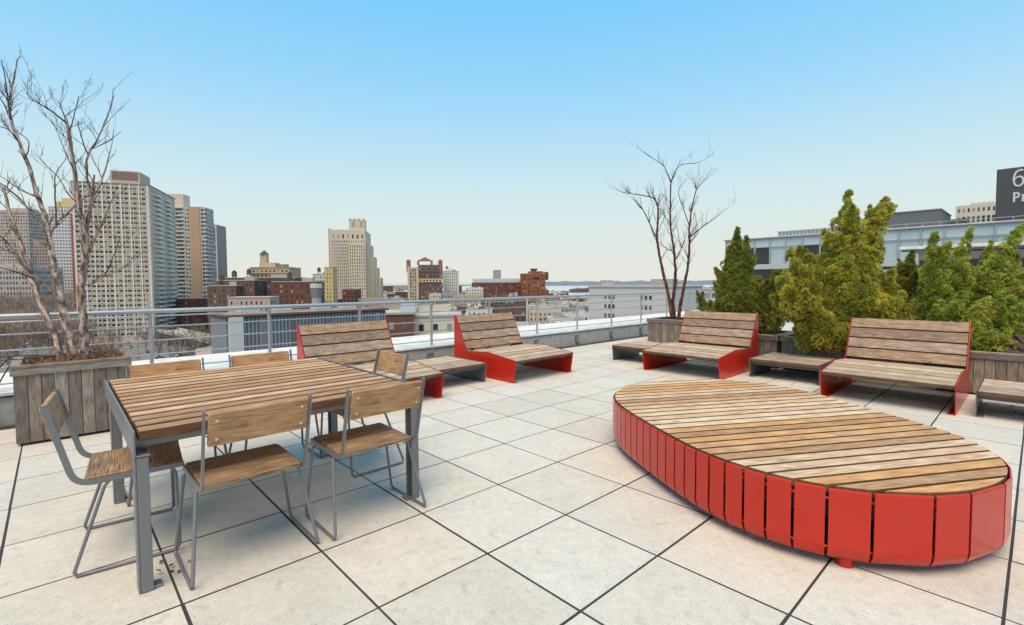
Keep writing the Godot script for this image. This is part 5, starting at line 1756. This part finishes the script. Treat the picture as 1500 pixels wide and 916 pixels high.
# low houses in street rows; the town's streets run 12 degrees off the roof terrace's paving
func fillers(walls: Array, roofs: Array) -> void:
	var r := RandomNumberGenerator.new()
	r.seed = 44
	var eye := Vector3(-1.58, 0, 1.893)
	var fw := Vector3(0.681, 0, -0.732)
	var rt := Vector3(0.732, 0, 0.681)
	var taken := []
	for c in get_children():
		if c.has_meta("category") and c.position.y < -20:
			taken.push_back(c.position)
	var names := ["brick", "brown", "tan", "pale", "grey", "cream", "orange"]
	var nth := 0
	var near := []
	var ang := -0.75
	var ux := Vector3(cos(ang), 0, -sin(ang))
	var uz := Vector3(sin(ang), 0, cos(ang))
	for row in range(-30, 3):
		var z := row * 34.0
		var x := -900.0
		while x < 1300.0:
			var w := r.randf_range(9, 24)
			var p := eye + ux * (x + w / 2) + uz * (z + r.randf_range(-3, 3))
			x += w + (0.4 if r.randf() < 0.75 else 12.0)
			var d := p - eye
			var f := d.dot(fw)
			var sd := d.dot(rt)
			var u := 750.0 + sd / maxf(f, 1.0) * 720.0
			if f < 95 or f > 1050 or u < 235 or u > 1120:
				continue
			if u < 340 and f < 330:
				continue
			if u > 820 and f > 520:
				continue
			var hit := false
			for q in taken:
				if Vector2(q.x - p.x, q.z - p.z).length() < 26.0:
					hit = true
			if p.x < 30 and p.z > -80:
				hit = true
			if hit:
				continue
			var dep := r.randf_range(11, 19)
			var hgt := r.randf_range(10, 20)
			if f > 260 and r.randf() < 0.2:
				hgt += r.randf_range(3, 10)
			if u > 800:
				hgt = minf(hgt, 17)
			near.push_back([f, p, w, dep, hgt, r.randi() % 7, r.randi() % 5, r.randi()])
	near.sort_custom(func(a, b): return a[0] < b[0])
	var rest := {}
	for e in near:
		var q := RandomNumberGenerator.new()
		q.seed = e[7]
		var w: float = e[2]
		var dep: float = e[3]
		var h: float = e[4]
		if nth < 240:
			nth += 1
			var boxes := 1 + int(q.randi() % 3)
			var o := block(names[e[5]] + "_house", "low %s house with a %s flat roof and %s beyond the railing" % [names[e[5]], ["light grey", "white", "black", "brown", "grey"][e[6]], ["one roof box", "two roof boxes", "three roof boxes"][boxes - 1]], [e[1].x, -33.0, e[1].z, ang, w, dep, h], walls[e[5]], "house", "low " + names[e[5]] + " houses beyond the railing")
			var g := Geo.new()
			var rows := int(h / 3.2)
			var cols := int(w / 2.6)
			glaze(g, 0, w, dep, -w / 2 + 0.4, w / 2 - 0.4, 1.0, h - 0.8, cols, rows, 0.38, 0.52)
			glaze(g, 1, w, dep, -dep / 2 + 0.4, dep / 2 - 0.4, 1.0, h - 0.8, int(dep / 3), rows, 0.3, 0.5)
			glaze(g, 2, w, dep, -dep / 2 + 0.4, dep / 2 - 0.4, 1.0, h - 0.8, int(dep / 3), rows, 0.3, 0.5)
			put(g, "glazing", M.glass_far, o, "stuff")
			g = Geo.new()
			g.box(Vector3(0, h + 0.06, 0), Vector3(w - 0.6, 0.12, dep - 0.6))
			put(g, "roof", roofs[e[6]], o)
			g = Geo.new()
			for sd in [-1.0, 1.0]:
				g.box(Vector3(0, h + 0.3, sd * (dep / 2 - 0.15)), Vector3(w, 0.6, 0.3))
				g.box(Vector3(sd * (w / 2 - 0.15), h + 0.3, 0), Vector3(0.3, 0.6, dep - 0.6))
			put(g, "parapet", walls[e[5]], o)
			g = Geo.new()
			for k in boxes:
				var bs := Vector3(q.randf_range(1.2, 3.4), q.randf_range(0.8, 2.6), q.randf_range(1.2, 3.2))
				g.box(Vector3(q.randf_range(-w / 2 + 2, w / 2 - 2), h + 0.12 + bs.y / 2, q.randf_range(-dep / 2 + 2, dep / 2 - 2)), bs)
			put(g, "roof_box", roofs[q.randi() % 5] if q.randf() < 0.6 else walls[q.randi() % 7], o)
			g = Geo.new()
			for k in 5 + q.randi() % 6:
				var vs := Vector3(q.randf_range(0.3, 1.1), q.randf_range(0.4, 1.3), q.randf_range(0.3, 1.1))
				g.box(Vector3(q.randf_range(-w / 2 + 1, w / 2 - 1), h + 0.12 + vs.y / 2, q.randf_range(-dep / 2 + 1, dep / 2 - 1)), vs)
			put(g, "roof_vents", roofs[q.randi() % 5], o, "stuff")
			if q.randf() < 0.08:
				tank(o, Vector3(0, h + 0.1, 0), 1.5, M.twig)
		else:
			var key: int = e[5]
			if not rest.has(key):
				rest[key] = [Geo.new(), Geo.new(), Geo.new()]
			var bas := Basis(Vector3.UP, ang)
			var at: Vector3 = e[1] + Vector3(0, -33, 0)
			rest[key][0].box(at + Vector3(0, h / 2, 0), Vector3(w, h, dep), bas)
			rest[key][1].box(at + Vector3(0, h + 0.2, 0), Vector3(w * 0.96, 0.4, dep * 0.94), bas)
			rest[key][1].box(at + bas * Vector3(w * q.randf_range(-0.25, 0.25), h + 1.2, 0), Vector3(3, 2.4, 3.5), bas)
			for i in int(w / 3.4):
				for j in mini(int(h / 3.4), 4):
					var c := at + bas * Vector3(-w / 2 + 1.7 + 3.4 * i, h - 2.2 - 3.4 * j, dep / 2 + 0.06)
					rest[key][2].quad(c + bas * Vector3(-0.7, -0.9, 0), c + bas * Vector3(0.7, -0.9, 0), c + bas * Vector3(0.7, 0.9, 0), c + bas * Vector3(-0.7, 0.9, 0), bas.z)
	var mass := thing("distant_rooftops", "dense far rows of low city roofs reaching to the harbour", "rooftops", Vector3.ZERO, 0, "", "stuff")
	for key in rest:
		put(rest[key][0], "wall_mass", walls[key], mass)
		put(rest[key][1], "roof_mass", roofs[key % 5], mass)
		put(rest[key][2], "glazing_mass", M.glass_mass, mass)
	bare_trees(r, eye, fw, rt)
	street_stuff(r, eye, fw, rt)

func bare_tree(g: Geo, p: Vector3, h: float, r: RandomNumberGenerator, n: int) -> void:
	g.tube([p, p + Vector3(0, h * 0.5, 0)], [h * 0.016, h * 0.01], 4, false)
	for k in n:
		var a := r.randf() * TAU
		var lean := r.randf_range(0.2, 1.3)
		var from := p + Vector3(0, h * r.randf_range(0.25, 0.75), 0)
		var d := Vector3(cos(a) * lean, 1.0, sin(a) * lean).normalized()
		var off := Vector3(r.randfn(), r.randfn() * 0.5, r.randfn()) * h * 0.09
		from += off
		var l := h * r.randf_range(0.16, 0.42)
		var s := d.cross(Vector3(r.randfn(), r.randfn(), r.randfn())).normalized() * h * r.randf_range(0.004, 0.009)
		var nn := s.cross(d).normalized()
		g.tri(from - s, from + s, from + d * l, nn, nn, nn, Vector2.ZERO, Vector2.ZERO, Vector2.ZERO)

func bare_trees(r: RandomNumberGenerator, eye: Vector3, fw: Vector3, rt: Vector3) -> void:
	var hill := thing("terrain", "", "", Vector3.ZERO, 0, "", "structure")
	var hg := Geo.new()
	for i in 12:
		var f0 := 290.0 + 14.0 * i
		var f1 := f0 + 14.0
		var y0 := -33.0 + 13.0 * smoothstep(300.0, 440.0, f0)
		var y1 := -33.0 + 13.0 * smoothstep(300.0, 440.0, f1)
		var a := eye + fw * f0 + Vector3(0, y0, 0)
		var b := eye + fw * f1 + Vector3(0, y1, 0)
		hg.quad(a + rt * f0 * -1.3, a + rt * f0 * -0.845, b + rt * f1 * -0.845, b + rt * f1 * -1.3, (Vector3.UP - fw * 0.1).normalized())
	put(hg, "park_rise", plain(lin(0.28, 0.23, 0.19), 0.95), hill)
	var woods := Geo.new()
	for k in 520:
		var f := r.randf_range(262, 470)
		var u := r.randf_range(-90, 138)
		if u > 105 and f > 290:
			continue
		var p := eye + fw * f + rt * ((u - 750) / 720.0 * f)
		p.y = -33 + 13.0 * smoothstep(300.0, 440.0, f)
		bare_tree(woods, p, r.randf_range(13, 20), r, 120)
	var o := put(woods, "bare_woods", plain(lin(0.30, 0.235, 0.195), 0.95), self)
	tag(o, "brown mass of leafless park trees below the towers at the left", "trees", "", "stuff")
	var st := Geo.new()
	for k in 460:
		var f := r.randf_range(110, 700)
		var u := r.randf_range(230, 930)
		if k > 400:
			f = r.randf_range(190, 285)
			u = r.randf_range(-40, 320)
		elif u < 420 and f < 150:
			continue
		var p := eye + fw * f + rt * ((u - 750) / 720.0 * f)
		p.y = -33
		bare_tree(st, p, r.randf_range(9, 16), r, 60)
	o = put(st, "street_trees", plain(lin(0.17, 0.125, 0.105), 0.95), self)
	tag(o, "scattered leafless street trees between the low houses", "trees", "", "stuff")

func street_stuff(r: RandomNumberGenerator, eye: Vector3, fw: Vector3, rt: Vector3) -> void:
	# parking ground, a raised ramp and parked cars below the towers
	var lot := thing("road", "", "", Vector3.ZERO, 0, "", "structure")
	var g := Geo.new()
	var c := eye + fw * 245 + rt * -175
	g.box(Vector3(c.x, -32.94, c.z), Vector3(170, 0.12, 210), Basis(Vector3.UP, -0.4))
	put(g, "asphalt", textured(M.mottle, 0.95, null, 0, lin(0.27, 0.25, 0.24)), lot)
	var ramp := thing("road_ramp", "raised pale concrete road ramp below the towers", "ramp", eye + fw * 268 + rt * -170 + Vector3(0, -33, 0), 0.25)
	g = Geo.new()
	g.box(Vector3(0, 5.2, 0), Vector3(11, 1.0, 80), Basis(Vector3.RIGHT, 0.05), 0.1)
	put(g, "deck", plain(lin(0.46, 0.45, 0.42), 0.9), ramp)
	g = Geo.new()
	for s in [-5.3, 5.3]:
		g.box(Vector3(s, 6.2, 0), Vector3(0.35, 1.1, 80), Basis(Vector3.RIGHT, 0.05))
	put(g, "side_barrier", plain(lin(0.58, 0.56, 0.52), 0.9), ramp)
	for k in 5:
		g = Geo.new()
		g.box(Vector3(0, 2.4, -32 + 16 * k), Vector3(8, 5.0, 1.2))
		put(g, "pier", plain(lin(0.40, 0.39, 0.37), 0.9), ramp)
	var paints := [["white", lin(0.72, 0.72, 0.72)], ["black", lin(0.02, 0.02, 0.022)], ["silver", lin(0.42, 0.43, 0.44)], ["red", lin(0.35, 0.04, 0.03)], ["blue", lin(0.05, 0.09, 0.2)]]
	var protos := []
	for e in paints:
		protos.push_back(plain(e[1], 0.35))
	for k in 34:
		var f := 190.0 + 11.0 * int(k / 3.0) + r.randf_range(-2, 2)
		var u := 30.0 + 90.0 * (k % 3) + r.randf_range(-25, 25)
		if k % 2 == 0:
			u = 225.0 + 90.0 * r.randf()
		var p := eye + fw * f + rt * ((u - 750) / 720.0 * f)
		p.y = -32.87
		var w := r.randi() % 5
		car(p, -0.4 + r.randf_range(-0.1, 0.1) + (PI / 2 if k % 4 == 0 else 0.0), protos[w], paints[w][0])
	for k in 3:
		var p := eye + fw * (150.0 + 9 * k) + rt * ((18.0 + 26 * k - 750) / 720.0 * 150.0)
		var t := thing("box_truck", "white box truck parked on the lot below the tall planter", "truck", Vector3(p.x, -32.87, p.z), 0.3 * k, "white trucks on the parking lot")
		g = Geo.new()
		g.box(Vector3(0, 2.2, -1), Vector3(2.5, 2.8, 6.5), Basis.IDENTITY, 0.08)
		put(g, "cargo_box", plain(lin(0.75, 0.76, 0.76), 0.6), t)
		g = Geo.new()
		g.box(Vector3(0, 1.5, 3.2), Vector3(2.2, 1.9, 1.8), Basis.IDENTITY, 0.2)
		put(g, "cab", plain(lin(0.7, 0.7, 0.7), 0.4), t)
		for q in [[-1.1, -3], [1.1, -3], [-1.1, 3], [1.1, 3]]:
			g = Geo.new()
			g.tube([Vector3(q[0] - 0.15, 0.45, q[1]), Vector3(q[0] + 0.15, 0.45, q[1])], [0.45], 10)
			put(g, "wheel", M.black, t)

var car_parts := []
func car(p: Vector3, turn: float, paint: Material, word: String) -> void:
	if car_parts.is_empty():
		var b := Geo.new()
		b.slab(PackedVector2Array([Vector2(-2.2, 0.3), Vector2(2.2, 0.3), Vector2(2.25, 0.65), Vector2(1.4, 0.9), Vector2(-2.1, 0.95), Vector2(-2.25, 0.6)]), -0.88, 0.88, Transform3D(Basis(Vector3(0, 0, 1), Vector3(0, 1, 0), Vector3(-1, 0, 0)), Vector3.ZERO))
		var c := Geo.new()
		c.slab(PackedVector2Array([Vector2(-1.9, 0.93), Vector2(0.95, 0.9), Vector2(0.3, 1.42), Vector2(-1.4, 1.45)]), -0.74, 0.74, Transform3D(Basis(Vector3(0, 0, 1), Vector3(0, 1, 0), Vector3(-1, 0, 0)), Vector3.ZERO))
		var w := Geo.new()
		w.tube([Vector3(-0.1, 0, 0), Vector3(0.1, 0, 0)], [0.32], 10)
		car_parts = [b.mesh(), c.mesh(), w.mesh()]
	var o := thing(word + "_car", word + (" car parked crosswise" if turn > 0.8 else " car parked in line") + " on the lot below the towers", "car", p, turn, word + " cars on the parking lot")
	put(car_parts[0], "body", paint, o)
	put(car_parts[1], "cabin", M.glass_dark, o)
	for q in [[-0.82, -1.35], [0.82, -1.35], [-0.82, 1.35], [0.82, 1.35]]:
		put(car_parts[2], "wheel", M.black, o).position = Vector3(q[0], 0.32, q[1])

# ---------- harbour and far shore
func harbour() -> void:
	var eye := Vector3(-1.58, 0, 1.893)
	var fw := Vector3(0.681, 0, -0.732)
	var rt := Vector3(0.732, 0, 0.681)
	var turn := -0.7496
	var bas := Basis(Vector3.UP, turn)
	var water := thing("water", "", "", Vector3.ZERO, 0, "", "structure")
	var g := Geo.new()
	var c := eye + fw * 3600 + rt * 1300
	g.box(Vector3(c.x, -32.9, c.z), Vector3(3600, 0.2, 5000), bas)
	var wm := plain(lin(0.44, 0.52, 0.56), 0.25)
	put(g, "surface", wm, water)
	var r := RandomNumberGenerator.new()
	r.seed = 99
	# long wooded pier-land across the near water, and the pier sheds
	var land := thing("far_land", "", "", Vector3.ZERO, 0, "", "structure")
	g = Geo.new()
	c = eye + fw * 1720 + rt * 520
	g.box(Vector3(c.x, -32.2, c.z), Vector3(900, 1.6, 260), bas)
	put(g, "shore", plain(lin(0.17, 0.14, 0.12), 0.95), land)
	var woods := Geo.new()
	for k in 520:
		var f := r.randf_range(1600, 1790)
		var u := r.randf_range(838, 1075)
		var p := eye + fw * f + rt * ((u - 750) / 720.0 * f)
		p.y = -31.5
		var hh := r.randf_range(9, 19)
		bare_tree(woods, p, hh, r, 26)
		var w := r.randf_range(8, 30)
		if k % 2 == 0:
			woods.box(p + Vector3(0, 5, 0), Vector3(w, r.randf_range(8, 13), 14), bas)
	var o := put(woods, "shore_blocks", plain(lin(0.15, 0.105, 0.09), 0.95), self)
	tag(o, "dark low waterfront blocks and bare trees across the near water", "waterfront", "", "stuff")
	for k in 9:
		var f := r.randf_range(900, 1180)
		var u := 868.0 + 8.0 * k
		var p := eye + fw * f + rt * ((u - 750) / 720.0 * f)
		var t := thing("pier_shed", "long white-roofed shed on the waterfront piers", "shed", Vector3(p.x, -32.6, p.z), turn + 0.2, "white sheds on the piers")
		g = Geo.new()
		g.box(Vector3(0, 3, 0), Vector3(26, 6, 14))
		put(g, "wall", plain(lin(0.5, 0.47, 0.44), 0.9), t)
		g = Geo.new()
		g.slab(PackedVector2Array([Vector2(-7.5, 0), Vector2(7.5, 0), Vector2(0, 2.2)]), -13.4, 13.4, Transform3D(Basis(Vector3(0, 0, -1), Vector3(0, 1, 0), Vector3(1, 0, 0)), Vector3(0, 6, 0)))
		put(g, "roof", M.white, t)
	# far hills along the horizon, haze painted into their pale blue
	var hills := thing("hills", "", "", Vector3.ZERO, 0, "", "structure")
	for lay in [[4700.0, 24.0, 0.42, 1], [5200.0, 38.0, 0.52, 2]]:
		g = Geo.new()
		var f: float = lay[0]
		var nse := FastNoiseLite.new()
		nse.seed = lay[3]
		nse.frequency = 0.012
		var prev := Vector3.ZERO
		var ph := 0.0
		for k in 260:
			var u := 700.0 + k * 2.2
			var p := eye + fw * f + rt * ((u - 750) / 720.0 * f)
			p.y = -33
			var hh: float = 33.0 + (lay[1] - 20.0) * clampf(nse.get_noise_1d(u * 2.0) + 0.45, 0.0, 1.0) + r.randf() * 3.0
			if k > 0:
				var b := fw * 220.0
				g.quad(prev, p, p + Vector3(0, hh, 0) + b, prev + Vector3(0, ph, 0) + b, -fw)
				g.quad(prev + Vector3(0, ph, 0) + b, p + Vector3(0, hh, 0) + b, p + b * 2.2, prev + b * 2.2, fw)
			prev = p
			ph = hh
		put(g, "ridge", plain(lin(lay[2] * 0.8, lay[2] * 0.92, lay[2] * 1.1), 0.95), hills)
